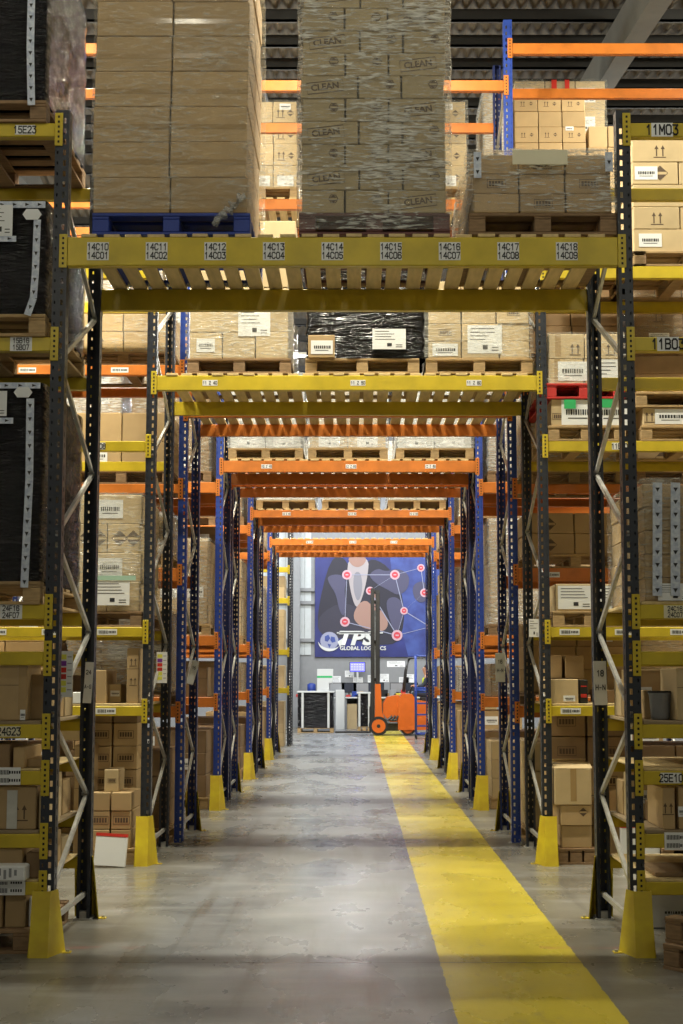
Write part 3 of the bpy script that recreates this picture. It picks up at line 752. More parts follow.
# ------------------------------------------------ fourth, sixth row tunnel loads
for n, spans in ((4, ((228, 303), (308, 388), (396, 474))), (6, ((256, 315), (322, 380), (388, 446)))):
    Y = ROWS[n][0]; zt = TUN[n][0][0]+DT; yy = 455 if n == 4 else 505
    for k, (x0, x1) in enumerate(spans):
        w = ('left', 'middle', 'right')[k]
        a, b_ = px_load(x0, x1, yy, Y)
        zp = pallet(a, b_, Y+.02, 1.0, zt, 'wood', 'timber pallet over the tunnel, %s one, %s' % (w, ROWN[n]), detail=(n == 4))
        stack(a+.01, b_-.01, Y+.04, .96, zp, 2, [.3, .3, .3], 'whitecard' if k != 1 else 'cardpale', 'wrapped', '%s tunnel pallet, %s' % (w, ROWN[n]), lbl=lambda t, i: [(.5, .4, .25, .2, 'doc')] if t == 0 else None)
        film(a, b_, Y+.02, 1.0, zp+.004, zp+.92, 'filmwhite', 'milky film over the %s tunnel load, %s' % (w, ROWN[n]), seed=50+k+n, amp=.014)
# second tunnel loads of rows behind, seen over the decks: third row lowest tunnel deck
zt = TUN[3][0][0]+DT

# ------------------------------------------------ nearest row, left bay
X1L = -1.65-UW
def bl(xr, ytop, zb, lab, seed, **k):
    b_ = xat(xr, (ytop+112)/2 if ytop < 100 else ytop+60, Y1); a = b_-1.0
    return a, b_
# top load
z = R1L[7][0]; b_ = xat(48, 60, Y1); a = b_-1.02
zp = pallet(a, b_, Y1-.02, 1.15, z, 'wooddark', 'timber pallet under the top black wrapped load, near left')
black_load(a, b_, Y1-.01, 1.12, zp+.001, zp+1.1, 'top black wrapped load with one printed tape, near left', seed=3, amp=.008,
           tapes=[([(xat(33, 0, Y1), zp+1.08), (xat(32, 50, Y1), zat(50, Y1)), (xat(33, 108, Y1), zat(108, Y1))], .045)])
z = R1L[6][0]; b_ = xat(49, 260, Y1)-.01; a = b_-1.02
zp = pallet(a, b_, Y1-.02, 1.15, z, 'wood', 'timber pallet under the middle black wrapped load, near left')
black_load(a, b_, Y1-.01, 1.12, zp+.001, zat(201, Y1), 'middle black wrapped load with hexagon sticker and curved tape, near left', seed=4, amp=.008,
           tapes=[([(xat(-40, 204, Y1), zat(207, Y1)), (xat(47, 204, Y1), zat(207, Y1))], .04), ([(xat(39, 222, Y1), zat(222, Y1)), (xat(37, 275, Y1), zat(275, Y1)), (xat(35, 300, Y1), zat(300, Y1)), (xat(29, 317, Y1), zat(317, Y1))], .042),
                  ([(xat(-40, 241, Y1), zat(241, Y1)), (xat(18, 241, Y1), zat(241, Y1))], .035)],
           docs=[(xat(2, 223, Y1), zat(223, Y1), .15, .19, 'doc')], hexes=[(xat(34, 217, Y1), zat(217, Y1), .115, .065)])
z = R1L[5][0]; b_ = xat(43, 480, Y1); a = b_-1.02
zp = pallet(a, b_, Y1-.02, 1.15, z, 'wood', 'timber pallet under the lowest tall black wrapped load, near left')
black_load(a, b_, Y1-.01, 1.12, zp+.001, zat(383, Y1), 'lowest and tallest black wrapped load with long printed tape, near left', seed=6, amp=.008,
           tapes=[([(xat(-40, 387, Y1), zat(387, Y1)), (xat(42, 387, Y1), zat(387, Y1))], .035), ([(xat(32, 400, Y1), zat(400, Y1)), (xat(31, 480, Y1), zat(480, Y1)), (xat(26, 588, Y1), zat(588, Y1))], .045),
                  ([(xat(-40, 422, Y1), zat(422, Y1)), (xat(15, 422, Y1), zat(422, Y1))], .035)],
           docs=[(xat(-3, 405, Y1), zat(405, Y1), .14, .15, 'doc')], hexes=[(xat(25, 394, Y1), zat(394, Y1), .11, .06)])
XO = -1.65-UW-3.3
def shelf_cartons(side, rown, Y, spec, zb, where, dep=.42):
    for k, (x0, x1, y0, mat, kw) in enumerate(spec):
        kw = dict(kw); lab = kw.pop('lab'); dd = kw.pop('d', dep); oy = kw.pop('oy', .03)
        a = xat(x0, y0, Y+oy); b_ = xat(x1, y0, Y+oy); h = zat(y0, Y+oy)-zb
        carton(a, Y+oy, zb+.0005, b_-a, dd, h, mat, lab, 'cartons on the %s' % where, **kw)
for (s, lo, hi, w) in ((-1, XO, X1L, 'left'), (1, 1.65+UW, 1.65+UW+3.3, 'right')):
    for i, nm in ((3, 'upper'), (1, 'lower')):
        panel(lo+.01, hi-.01, Y1+.005, Y1+1.09, R1L[i][0]+.0005, 'grey-brown shelf board, %s pick shelf, near %s' % (nm, w))
    panel(lo+.01, hi-.01, Y1+.005, Y1+1.09, R1L[2][0]+.0005, 'thin shelf board, middle pick shelf, near %s' % w, mat='slat', t=.012)
    panel(lo+.01, hi-.01, Y1+.005, Y1+1.09, R1L[0][0]+.0005, 'thin shelf board, lowest pick shelf, near %s' % w, mat='slat', t=.012)
z3 = R1L[3][0]+.021; z2 = R1L[2][0]+.013; z1 = R1L[1][0]+.021; z0 = R1L[0][0]+.013
shelf_cartons(-1, 1, Y1, [(-60, -2, 662, 'card', dict(lab='large brown carton cut by the left edge, upper pick shelf')), (-1, 26, 664, 'card', dict(lab='upright brown carton on the upper pick shelf, near left', tape=.9, lbl=[(.92, .1, .03, .06, 'code')])),
    (28, 46, 674, 'card', dict(lab='plain brown carton at right on upper pick shelf, near left', oy=.2))], z3, 'upper pick shelf, near left')
shelf_cartons(-1, 1, Y1, [(-30, 11, 744, 'carddark', dict(lab='dark brown carton by left edge on middle pick shelf')), (13, 26, 747, 'card', dict(lab='narrow leaning brown carton on middle pick shelf, near left')), (27, 44, 758, 'card', dict(lab='low brown carton at right of middle pick shelf, near left', oy=.1))], z2, 'middle pick shelf, near left')
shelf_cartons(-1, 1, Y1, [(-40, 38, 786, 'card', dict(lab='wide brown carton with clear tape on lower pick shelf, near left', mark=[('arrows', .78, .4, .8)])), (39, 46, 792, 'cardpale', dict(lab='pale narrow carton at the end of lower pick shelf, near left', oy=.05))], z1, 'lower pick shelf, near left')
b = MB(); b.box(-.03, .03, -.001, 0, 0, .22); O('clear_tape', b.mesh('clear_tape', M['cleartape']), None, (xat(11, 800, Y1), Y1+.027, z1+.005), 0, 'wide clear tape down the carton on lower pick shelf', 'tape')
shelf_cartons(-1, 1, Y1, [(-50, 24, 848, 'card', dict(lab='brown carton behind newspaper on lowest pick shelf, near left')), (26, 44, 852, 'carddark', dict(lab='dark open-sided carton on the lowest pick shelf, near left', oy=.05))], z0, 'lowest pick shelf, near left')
b = MB(); b.bbox(0, .42, 0, .12, 0, .09, .01); 
for i in range(12): b.box(.03+i*.03, .045+i*.03, -.001, .001, .015+.01*(i % 3), .075-.008*(i % 2), 1)
O('newspaper_bundle', b.mesh('newspaper_bundle', [M['paper'], M['grey']]), None, (xat(-45, 870, Y1), Y1-.1+.02, z0), 0, 'folded newspaper bundle on the lowest pick shelf, near left', 'newspaper')
pl = pallet(xat(-120, 940, Y1), xat(31, 940, Y1), Y1-.02, 1.0, 0, 'wooddark', 'timber pallet on the floor behind left yellow guard')
shelf_cartons(-1, 1, Y1, [(-60, 4, 890, 'card', dict(lab='brown carton on left floor pallet, cut by the edge')), (5, 27, 893, 'card', dict(lab='brown carton on left floor pallet behind the yellow guard', oy=.04)), (28.5, 32.5, 897, 'paper', dict(lab='white slim packet on left floor pallet', oy=.06))], pl, 'left floor pallet')
# rear half of the pick shelves, seen between front and rear uprights
for i, (zb, hts) in enumerate(((z3, .3), (z1, .28), (z0, .2))):
    for s in (-1, 1):
        xx = s*1.78
        for k in range(2):
            w = .3; h = hts-.06*k
            x0 = (xx-w if s < 0 else xx)+(-s*0)
            if s > 0 and i == 2: continue
            carton(x0, Y1+.55+.0*k+(.26*k), zb, w, .24, h, 'cardpale' if (i+k) % 2 else 'card', '%s carton by the upright, %s from front, %s pick shelf, near %s' % ('pale' if (i+k) % 2 else 'brown', ('third', 'fourth')[k], ('upper', 'lower', 'lowest')[i], SIDEN[s]), 'cartons deep on the near pick shelves',
                   lbl=[(.3, .5, .1, .08, 'code')] if k == 0 else None)
carton(-1.78-.5, Y1+.3, 0.001, .48, .6, .55, 'card', 'tall brown carton on the floor between left front and rear uprights', 'odd cartons', tape=.7) if False else None

# ------------------------------------------------ nearest row, right bay
XR = 1.65+UW
z = R1L[5][0]; a = xat(643, 560, Y1+.03)
zp = pallet(a, a+1.0, Y1+.01, 1.05, z, 'wood', 'timber pallet under the tall taped load, near right') if False else z+.02
panel(XR+.01, XR+3.2, Y1+.005, Y1+1.09, z+.0005, 'timber board under the tall taped load, near right', mat='slat')
zt_ = zat(483, Y1)
zz = stack(a, a+1.0, Y1+.03, 1.02, zp, [[.5, .5], [.5, .5]], [(zt_-zp)/5]*5, 'card', 'brown taped', 'near right load', deep=2)
o = film(a, a+1.0, Y1+.03, 1.02, zp+.01, zz+.02, 'film', 'clear film around the tall taped carton load, near right', seed=61, amp=.012)
for (x, nm) in ((657, 'left'), (675, 'right')):
    b = MB(); tapeseg(b, (xat(x, 482, Y1), zz), (xat(x, 600, Y1), zp+.03), .055, 0, 0)
    O('printed_tape', b.mesh('printed_tape', [M['bluetape'], M['ink']]), None, (0, Y1+.02, 0), 0, '%s blue-white printed tape down the tall load, near right' % nm, 'tape', 'printed tapes on near right load')
O('document_label', doc_mesh(.2, .1, 4), None, (xat(675, 592, Y1), Y1+.0, zat(592, Y1)), 0, 'white document label low on the tall taped load, near right', 'label')
# upper pick shelf right: grey tub and cartons
b = MB(); b.tube([(0,0,0),(0,0,.02),(0,0,.15),(0,0,.155),(0,0,.16)], [.05,.055,.065,.07,.07], 20)
tub = O('plastic_tub', b.mesh('plastic_tub', M['grey'], True), None, (xat(662, 705, Y1+.15), Y1+.2, z3), 0, 'grey round plastic tub on upper pick shelf, near right', 'tub')
b = MB(); b.tube([(0,0,.161),(0,0,.17)], [.073,.07], 20); O('lid', b.mesh('lid', M['slot']), tub)
shelf_cartons(1, 1, Y1, [(676, 740, 668, 'cardpale', dict(lab='pale brown carton at right edge, upper pick shelf, near right', oy=.02)), (643, 653, 690, 'card', dict(lab='slim brown carton next to right upright, upper pick shelf', oy=.35, d=.3))], z3, 'upper pick shelf, near right')
shelf_cartons(1, 1, Y1, [(662, 676, 787, 'card', dict(lab='narrow brown carton with mark on lower pick shelf, near right', mark=[('arrows', .4, .5, .6)])), (678, 740, 785, 'card', dict(lab='brown carton at right edge, lower pick shelf, near right', lbl=[(.06, .4, .05, .06, 'code')])), (646, 655, 800, 'carddark', dict(lab='small dark carton on lower pick shelf, near right', oy=.5, d=.3))], z1, 'lower pick shelf, near right')
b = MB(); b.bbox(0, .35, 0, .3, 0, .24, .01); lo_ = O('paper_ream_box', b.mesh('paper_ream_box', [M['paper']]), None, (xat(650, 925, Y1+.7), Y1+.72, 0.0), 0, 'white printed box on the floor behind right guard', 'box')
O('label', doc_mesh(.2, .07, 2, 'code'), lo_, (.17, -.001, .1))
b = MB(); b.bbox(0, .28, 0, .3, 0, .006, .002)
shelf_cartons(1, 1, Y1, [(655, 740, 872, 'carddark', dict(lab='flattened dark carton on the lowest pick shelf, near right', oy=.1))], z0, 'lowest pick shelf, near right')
# two pallets on the floor bottom right, turned
p0 = len(bpy.data.objects)
for k, (zz_, rz, lab) in enumerate(((0, -.35, 'pinkish timber pallet on the floor at right edge, lower one'), (.136, -.3, 'pinkish timber pallet at right edge, stacked upper one'))):
    pallet(0, 1.0, 0, 1.2, 0, 'wooddark', lab)
    r = [o for o in bpy.data.objects if o.get('label') == lab][0]
    r.location = (1.74+.02*k, 7.2+.03*k, zz_); r.rotation_euler = (0, 0, rz-.5)

# ------------------------------------------------ second row side bays
def sc2(Y, spec, zb, where):
    shelf_cartons(0, 2, Y, spec, zb, where, dep=.5)
C, CP, CD = 'card', 'cardpale', 'carddark'
# left, level two: wrapped load with documents
z = R2L[1][0]
a, b_ = xat(40, 560, Y2+.03), xat(143, 560, Y2+.03)
zp = pallet(a, b_, Y2+.01, 1.1, z, 'wooddark', 'timber pallet under the wrapped load, left bay, second row')
h = (zat(494, Y2)-zp)/4
zz = stack(a, b_, Y2+.04, 1.0, zp, [[.33, .33, .34], [.5, .5]], [h]*4, CP, 'pale wrapped', 'left bay load, second row', deep=2,
           mark=lambda t, i: [('diamond', .35, .5, 1.1), ('diamond', .75, .5, 1.1)] if t == 2 else None, lbl=lambda t, i: [(.35, .5, .22, .16, 'code')] if t in (1, 3) else None)
film(a, b_, Y2+.03, 1.02, zp+.004, zz, 'film', 'clear film around the wrapped load, left bay, second row', seed=71, amp=.014)
O('document_label', doc_mesh(.3, .21, 5), None, (xat(112, 593, Y2), Y2+.0, zat(593, Y2)), 0, 'white document sheet on the wrapped load, left bay, second row', 'label')
b = MB(); b.box(-.17, .17, -.002, 0, -.02, .02); O('green_tape', b.mesh('green_tape', M['palegreen']), None, (xat(116, 579, Y2), Y2-.004, zat(578, Y2)), 0, 'green and white tape above the document, left bay, second row', 'tape')
# left, level one (shelf): cartons
for s in (-1, 1):
    lo, hi = (-1.65-UW-3.3, -1.65-UW) if s < 0 else (1.65+UW, 1.65+UW+3.3)
    panel(lo+.01, hi-.01, Y2+.005, Y2+1.1, R2L[0][0]+.0005, 'timber shelf board on level one, %s bay, second row' % SIDEN[s], mat='slat')
z = R2L[0][0]+.021
sc2(Y2, [(127, 140, 648, C, dict(lab='tall brown carton with arrows by the upright, shelf one, second row left', mark=[('arrows', .5, .75, .6), ('arrows', .5, .4, .6)])),
         (96, 107, 670, C, dict(lab='brown carton with curved mark, shelf one, second row left')), (72, 84, 692, 'paper', dict(lab='small white carton on shelf one, second row left', oy=.0, d=.2)),
         (108, 122, 684, CP, dict(lab='low pale carton between taller ones, shelf one, second row left', oy=.2, lbl=[(.5, .5, .08, .05, 'code')])), (60, 71, 675, CD, dict(lab='dark carton behind the left frame, shelf one, second row left', oy=.3)),
         (30, 58, 668, C, dict(lab='wide brown carton seen through the left frame, shelf one, second row', oy=.2)), (-10, 26, 670, CD, dict(lab='dark wide carton far left, shelf one, second row', oy=.2))], z, 'level one shelf, left bay, second row')
# left floor stock
def floor_pile(Y, rows, where):
    for x0, x1, y0, y1, mat, kw in rows:
        kw = dict(kw); lab = kw.pop('lab'); oy = kw.pop('oy', 0); dd = kw.pop('d', .45)
        zb = max(0.0, zat(y1, Y+oy)) if not kw.get('zb') else kw.pop('zb')
        kw.pop('zb', None)
        a, b_ = xat(x0, y1, Y+oy), xat(x1, y1, Y+oy)
        carton(a, Y+oy, zb+.001, b_-a-.004, dd, zat(y0, Y+oy)-zb-.002, mat, lab, 'cartons on '+where, **kw)
w = 'the floor, left bay, second row'
zf = pallet(xat(88, 862, Y2), xat(137, 862, Y2), Y2-.03, 1.1, 0, 'wood', 'timber pallet on the floor, left bay, second row')
T = [zf, zf+.155, zf+.31, zf+.46]
W2 = [xat(90, 840, Y2), xat(111, 840, Y2), xat(132, 840, Y2)]
for t in range(3):
    for i in range(2):
        carton(W2[i], Y2-.02, T[t]+.001, W2[i+1]-W2[i]-.004, .5, .152, C, 'brown carton with printed plate, %s tier, %s, floor pallet, second row left' % (('bottom', 'middle', 'top')[t], ('left', 'right')[i]), 'cartons on '+w, mark=[('plate', .5, .5, 1)] if t == 1 else None)
carton(xat(103, 780, Y2), Y2+.05, T[3]-.0, .13, .3, .19, CP, 'small upright pale carton on top of the printed cartons, second row left', 'cartons on '+w, mark=[('plate', .5, .5, .5)])
for t in range(6):
    for i, (x0, x1) in enumerate(((88, 112), (112, 138))):
        hh = .205
        carton(xat(x0, 780, Y2+.5), Y2+.52, zf+t*hh+.001, xat(x1, 780, Y2+.5)-xat(x0, 780, Y2+.5)-.006, .5, hh-.003, C if t < 5 else CD, 'larger brown carton of the rear stack, %s tier, %s, floor, second row left' % (ORD[t], ('left', 'right')[i]), 'rear cartons on '+w, mark=[('plate', .5, .5, 1)] if t in (2, 3, 4) else None)
b = MB(); b.bbox(0, .26, 0, .05, 0, .24, .004); wb = O('white_box', b.mesh('white_box', M['paper']), None, (xat(93, 862, Y2-.2), Y2-.19, 0.02), 0, 'white flat box with red edge leaning on the cartons, second row left', 'box', rot=(-.12, .06, 0))
b = MB(); b.box(.0, .26, -.002, .05, .24, .265); O('red_edge', b.mesh('red_edge', M['red']), wb)
for k, (x0, x1, y0) in enumerate(((57, 72, 800), (57, 72, 840), (73, 86, 770), (60, 84, 730))):
    carton(xat(x0, y0, Y2+.2), Y2+.2+.02*k, [0, 0, 0, 1.02][k] if k != 1 else 0, .16, .4, [.62, .3, .98, .22][k], CP if k % 2 else C, ('pale' if k % 2 else 'brown')+' carton seen between the near left posts, %s' % ('tallest of three on floor', 'lowest', 'beside the tall one', 'topmost loose one')[k], 'cartons seen through the near left frame') if k in (2, 3) else None

# right bay, second row
z = R2L[3][0]
a = xat(633, 250, Y2); zp = pallet(a, a+1.0, Y2, 1.1, z, 'wood', 'timber pallet on the top level, right bay, second row')
th = (zat(139, Y2)-zp)/5
zz = stack(a, a+1.0, Y2+.02, 1.04, zp, [[.5, .5], [.42, .58]], [th]*5, CP, 'pale brown', 'top level, right bay, second row', deep=2,
           mark=lambda t, i: [('arrows', .5, .5, 1.0)] if i == 0 and t in (1, 4) else ([('diamond', .6, .5, 1.1)] if t == 3 and i == 0 else None), lbl=lambda t, i: [(.3, .5, .2, .12, 'code')] if t in (3, 0) and i == 0 else None)
a = xat(549, 250, Y2)+.05; zp = pallet(1.80, 2.62-.0, Y2, 1.1, z, 'wooddark', 'inner timber pallet on the top level, right bay, second row')
stack(1.82, 2.60, Y2+.3, .75, zp, 2, [.26], C, 'brown', 'inner top pallet, right bay, second row', lbl=lambda t, i: [(.6, .5, .25, .16, 'doc')])
z = R2L[2][0]
a, b_ = xat(548, 430, Y2), xat(626, 430, Y2)
zp = pallet(a, b_, Y2, 1.1, z, 'wood', 'lower timber pallet beside the grey upright, right bay, second row')
zz = stack(a+.02, b_-.02, Y2+.02, 1.05, zp, 2, [.235], CP, 'pale', 'lower pallet under the red one, second row right', lbl=lambda t, i: [(.75, .5, .28, .22, 'code')], mark=lambda t, i: [('plate', .22, .35, .8)], deep=2)
b = MB(); b.box(-.05, .05, -.003, 0, -.04, .04)
O('green_sticker', b.mesh('green_sticker', M['green']), None, (xat(570, 404, Y2), Y2+.005, zat(404, Y2)), 0, 'green sticker on the carton below red pallet, left one', 'sticker', 'green stickers below the red pallet')
O('green_sticker', b.mesh('green_sticker', M['green']), None, (xat(607, 403, Y2), Y2+.005, zat(403, Y2)), 0, 'green sticker on the carton below red pallet, right one', 'sticker', 'green stickers below the red pallet')
zp = pallet(a-.02, b_, Y2+.0, 1.1, zz+.001, 'redpl', 'bright red pallet stacked on cartons, right bay, second row')
zz = stack(a+.0, b_-.02, Y2+.02, 1.05, zp, 2, [.22, .22], CP, 'pale', 'red pallet, second row right', lbl=lambda t, i: [(.68, .5, .26, .17, 'code')] if (t, i) == (0, 0) else ([(.6, .4, .28, .25, 'doc')] if (t, i) == (0, 1) else None),
           mark=lambda t, i: [('arrows', .72, .4, .9)] if t == 1 else None, tape=.25, deep=2)
film(a, b_-.0, Y2+.02, 1.05, zp, zz, 'film', 'thin clear film around cartons on the red pallet', seed=75, amp=.008)
a, b_ = xat(641, 430, Y2), xat(641, 430, Y2)+1.0
zp = pallet(a, b_, Y2, 1.1, z, 'wood', 'timber pallet right of the near right upright, second row')
zz = stack(a+.01, b_-.01, Y2+.02, 1.0, zp, 2, [.16], CP, 'low pale', 'pallet behind near right upright, second row', lbl=lambda t, i: [(.5, .5, .27, .13, 'code')], mark=lambda t, i: [('arrows', .12, .5, .8)], deep=2)
zp = pallet(a-.04, b_, Y2, 1.1, zz+.001, 'wood', 'timber pallet stacked on low cartons, right of near upright')
zz = stack(a+.01, b_-.01, Y2+.02, 1.0, zp, 2, [.07], CP, 'flat pale', 'upper stacked pallet, second row right', lbl=lambda t, i: [(.35, .5, .25, .05, 'code')])
zz = stack(a+.01, b_-.11, Y2+.3, .7, zz+.0, 1, [.16, .16], CD, 'dark crated', 'upper stacked pallet, second row right')
z = R2L[1][0]
a, b_ = xat(553, 620, Y2), xat(628, 620, Y2)
zp = pallet(a, b_, Y2, 1.1, z, 'wood', 'timber pallet with two document cartons, right bay, second row')
zz = stack(a+.02, b_-.01, Y2+.02, 1.05, zp, [[.57, .43]], [.235], CP, 'pale', 'document pallet, right bay, second row', lbl=lambda t, i: [(.5, .5, .3 if i == 0 else .22, .2, 'doc')], deep=2)
z = R2L[0][0]+.021
sc2(Y2, [(550, 579, 679, CP, dict(lab='pale carton with barcode front on shelf one, second row right', lbl=[(.65, .2, .1, .05, 'code')])), (600, 618, 690, CD, dict(lab='dark carton behind the near right posts, shelf one, second row', oy=.3)),
         (646, 690, 672, C, dict(lab='wide brown carton right of near upright, shelf one, second row', oy=.3))], z, 'level one shelf, right bay, second row')
b = MB(); b.bbox(0, .07, 0, .3, 0, .2, .004); bk = O('black_book_box', b.mesh('black_book_box', M['blackmetal']), None, (xat(581, 700, Y2), Y2+.06, z), 0, 'narrow black and red box beside the pale carton, second row right', 'box')
b = MB(); b.box(.01, .06, -.002, 0, .05, .08); b.box(.01, .06, -.002, 0, .14, .15); O('printed_bands', b.mesh('printed_bands', M['red']), bk)
for i, (x0, x1) in enumerate(((546, 566), (566, 588))):
    for t in range(2):
        carton(xat(x0, 680, Y2+.5), Y2+.55, z+t*.21+.001, xat(x1, 680, Y2)-xat(x0, 680, Y2)-.01, .45, .205, C, 'brown carton, rear stack on shelf one, %s tier, %s, second row right' % (('lower', 'upper')[t], ('left', 'right')[i]), 'rear cartons on shelf one, second row right')
# floor stock right
w = 'the floor, right bay, second row'
zf = pallet(xat(556, 862, Y2), xat(596, 862, Y2)+.0, Y2-.02, 1.1, 0, 'wooddark', 'timber pallet on the floor, right bay, second row')
x0, x1 = xat(557, 840, Y2), xat(594, 840, Y2)
carton(x0+.04, Y2, zf+.001, x1-x0-.05, .55, .185, C, 'brown carton with clear tape, bottom one on floor pallet, second row right', 'cartons on '+w)
carton(x0+.03, Y2-.01, zf+.188, x1-x0-.04, .55, .17, C, 'brown carton with diamond mark, middle one, floor pallet, second row right', 'cartons on '+w, mark=[('diamond', .7, .65, .6)])
cz = zf+.36
cc = carton(x0-.02, Y2-.02, cz, x1-x0+.01, .5, .3, CP, 'open-topped brown carton with taped front, top of floor stack, second row right', 'cartons on '+w, tape=.5)
b = MB(); W_ = x1-x0+.01
b.hexa([(0,0,.3),(W_,0,.3),(W_,.14,.345),(0,.14,.345),(0,0,.304),(W_,0,.304),(W_,.14,.349),(0,.14,.349)]); b.hexa([(0,.3,.36),(W_,.3,.36),(W_,.5,.3),(0,.5,.3),(0,.3,.364),(W_,.3,.364),(W_,.5,.304),(0,.5,.304)])
O('flap', b.mesh('flap', M['cardpale']), cc)
for t in range(5):
    for i in range(2):
        carton(xat(546, 780, Y2+.5)+i*.36+.02, Y2+.55, t*.26+.001, .35, .45, .255, C if t < 3 else CD, 'large brown carton of rear floor stack, %s tier, %s, second row right' % (ORD[t], ('left', 'right')[i]), 'rear cartons on '+w, mark=[('plate', .5, .5, 1.2)])
for t in range(2):
    carton(xat(612, 830, Y2)+.02, Y2+.2, t*.3+.001, .5, .5, .295, C, 'brown floor carton behind near right posts, %s' % ('lower', 'upper')[t], 'cartons behind the near right posts', mark=[('diamond', .6, .4, .8)])
b = MB(); b.bbox(0, .33, 0, .05, 0, .3, .004); wb = O('white_box', b.mesh('white_box', M['paper']), None, (xat(624, 862, Y2-.1), Y2+.02, 0.0), 0, 'white flat box with red top leaning behind near right posts', 'box')
b = MB(); b.box(0, .33, -.002, .05, .3, .345); O('red_edge', b.mesh('red_edge', M['red']), wb)
zf = pallet(xat(662, 862, Y2), xat(662, 862, Y2)+1.0, Y2-.02, 1.1, 0, 'wooddark', 'timber pallet on floor far right, second row')
stack(xat(662, 862, Y2), xat(662, 862, Y2)+1.0, Y2, 1.0, zf, 2, [.28, .28], C, 'brown', 'far right floor pallet, second row', lbl=lambda t, i: [(.3, .5, .15, .1, 'code')])

# ------------------------------------------------ side bays of the rows behind
rnd = random.Random(11)
def gen_load(x0, x1, Y, z, H, lab, far, wrap=None, mat=None, pal=True, floor=False):
    """pallet and cartons filling about H metres"""
    if pal: zp = pallet(x0, x1, Y+.02, .98, z+.0015, rnd.choice(['wood', 'wooddark', 'wood']), 'timber pallet under %s' % lab, detail=far < 6)
    else: zp = z
    left = H-.135*pal; n = max(1, int(round(left/(.24 if far < 5 else .32)))); th = left/n
    mt = mat or rnd.choice([C, C, CP, CD])
    nm = {C: 'brown', CP: 'pale', CD: 'dark brown', 'cardgreen': 'brown'}[mt]
    cols = rnd.choice([2, 2, 3]) if far < 5 else (2 if far < 6 else 1)
    mk = rnd.choice([None, 'diamond', 'arrows', 'plate']); lb = rnd.random()
    zz = stack(x0+.01, x1-.01, Y+.04, .94, zp, cols, [th]*n, mt, nm, lab,
               mark=(lambda t, i: [(mk, .5, .45, 1)] if mk and rnd.random() < .7 else None) if far < 7 else None,
               lbl=(lambda t, i: [(.5, .5, .2, .13, rnd.choice(['doc', 'code']))] if rnd.random() < lb*.6 else None) if far < 7 else None)
    if wrap: film(x0+.015, x1-.015, Y+.03, .96, zp+.004, zz, wrap, 'milky clear film around %s' % lab, seed=rnd.randint(100, 999), amp=.015)
for n in (3, 4, 5, 6, 7, 8, 9):
    Y, dep, colr, hw, top, rear, bc = ROWS[n]
    lv = LEV.get(n, GL)
    for s in (-1, 1):
        zs = [(0.0, True)]+[(z, False) for z, h in lv if z < (6.0 if n == 3 else 5.0 if n > 4 else 6)]
        for li, (z, fl) in enumerate(zs):
            nxt = zs[li+1][0]-.14 if li+1 < len(zs) else z+1.35
            H = nxt-z-.12
            if n == 3 and s > 0 and z > 5: continue
            if H < .3: H = .3
            for k in range(2 if n < 5 else 1):
                w = 1.0 if n < 7 else 1.1
                xin = hw+UW+.06+k*(w+.09)
                hh = min(H, 1.5)*rnd.uniform(.72, 1.0)
                if n == 4 and s > 0 and z > 5: continue
                x0 = xin if s > 0 else -xin-w
                lab = '%s %s stack, %s bay, %s' % (('floor' if fl else 'shelf '+NUM[li-1]), ('inner', 'outer')[k], SIDEN[s], ROWN[n])
                wr = rnd.choice([None, 'film', 'filmwhite', None]) if not fl else None
                if n == 3 and s < 0 and abs(z-R3L[3][0]) < .01: wr = 'film'; hh = .55
                gen_load(x0, x0+w, Y, z, hh, lab, n, wr, pal=hh > .45)

# blue wrapped roll seen on third row right shelf
b = MB(); b.tube([(0,0,0),(.0,0,.0),(.75,0,.0)], .055, 12)
O('blue_roll', b.mesh('blue_roll', M['bluepl'], True), None, (xat(520, 519, Y3), Y3-.08+.15, R3L[2][0]-.31), 0, 'blue wrapped roll lying at the shelf, third row right', 'roll') if False else None

# ------------------------------------------------ signs hung on the uprights
def placard(x, y0, y1, w, Y, txt, lab, rz=0, ry=0):
    z0, z1 = zat(y1, Y), zat(y0, Y); b = MB(); n = 8
    for i in range(n):
        za, zb = z0+(z1-z0)*i/n, z0+(z1-z0)*(i+1)/n
        ca, cb = .03*(1-i/n)**2, .03*(1-(i+1)/n)**2
        b.hexa([(-w/2,-ca,za-z0),(w/2,-ca,za-z0),(w/2,.003-ca,za-z0),(-w/2,.003-ca,za-z0),(-w/2,-cb,zb-z0),(w/2,-cb,zb-z0),(w/2,.003-cb,zb-z0),(-w/2,.003-cb,zb-z0)])
    o = O('hanging_placard', b.mesh('hanging_placard', M['white']), None, (xat(x, (y0+y1)/2, Y), Y, z0), 0, lab, 'sign', rot=(0, ry, rz))
    for t, fz, sz in txt: O('lettering', stroke_mesh(t, sz*.9, M['ink']), o, (0, -.012-.01*(1-fz), (z1-z0)*fz))
YR1 = Y1+1.1
placard(600, 661, 705, .085, YR1-.09, [('18', .72, .055), ('H-N', .4, .05)], 'white curled placard reading 18 H-N on the near right frame')
placard(88, 662, 703, .055, YR1-.09, [('24', .75, .04), ('A-G', .4, .035)], 'white curled placard on the near left rear upright', ry=.03)
placard(500, 653, 682, .09, Y3-.02, [('16', .7, .05), ('H-N', .4, .045)], 'pale placard on the blue post, third row right')
placard(190, 660, 684, .07, Y3+.4, [('16', .7, .04)], 'tilted pale placard inside the third row left frame', ry=.25)
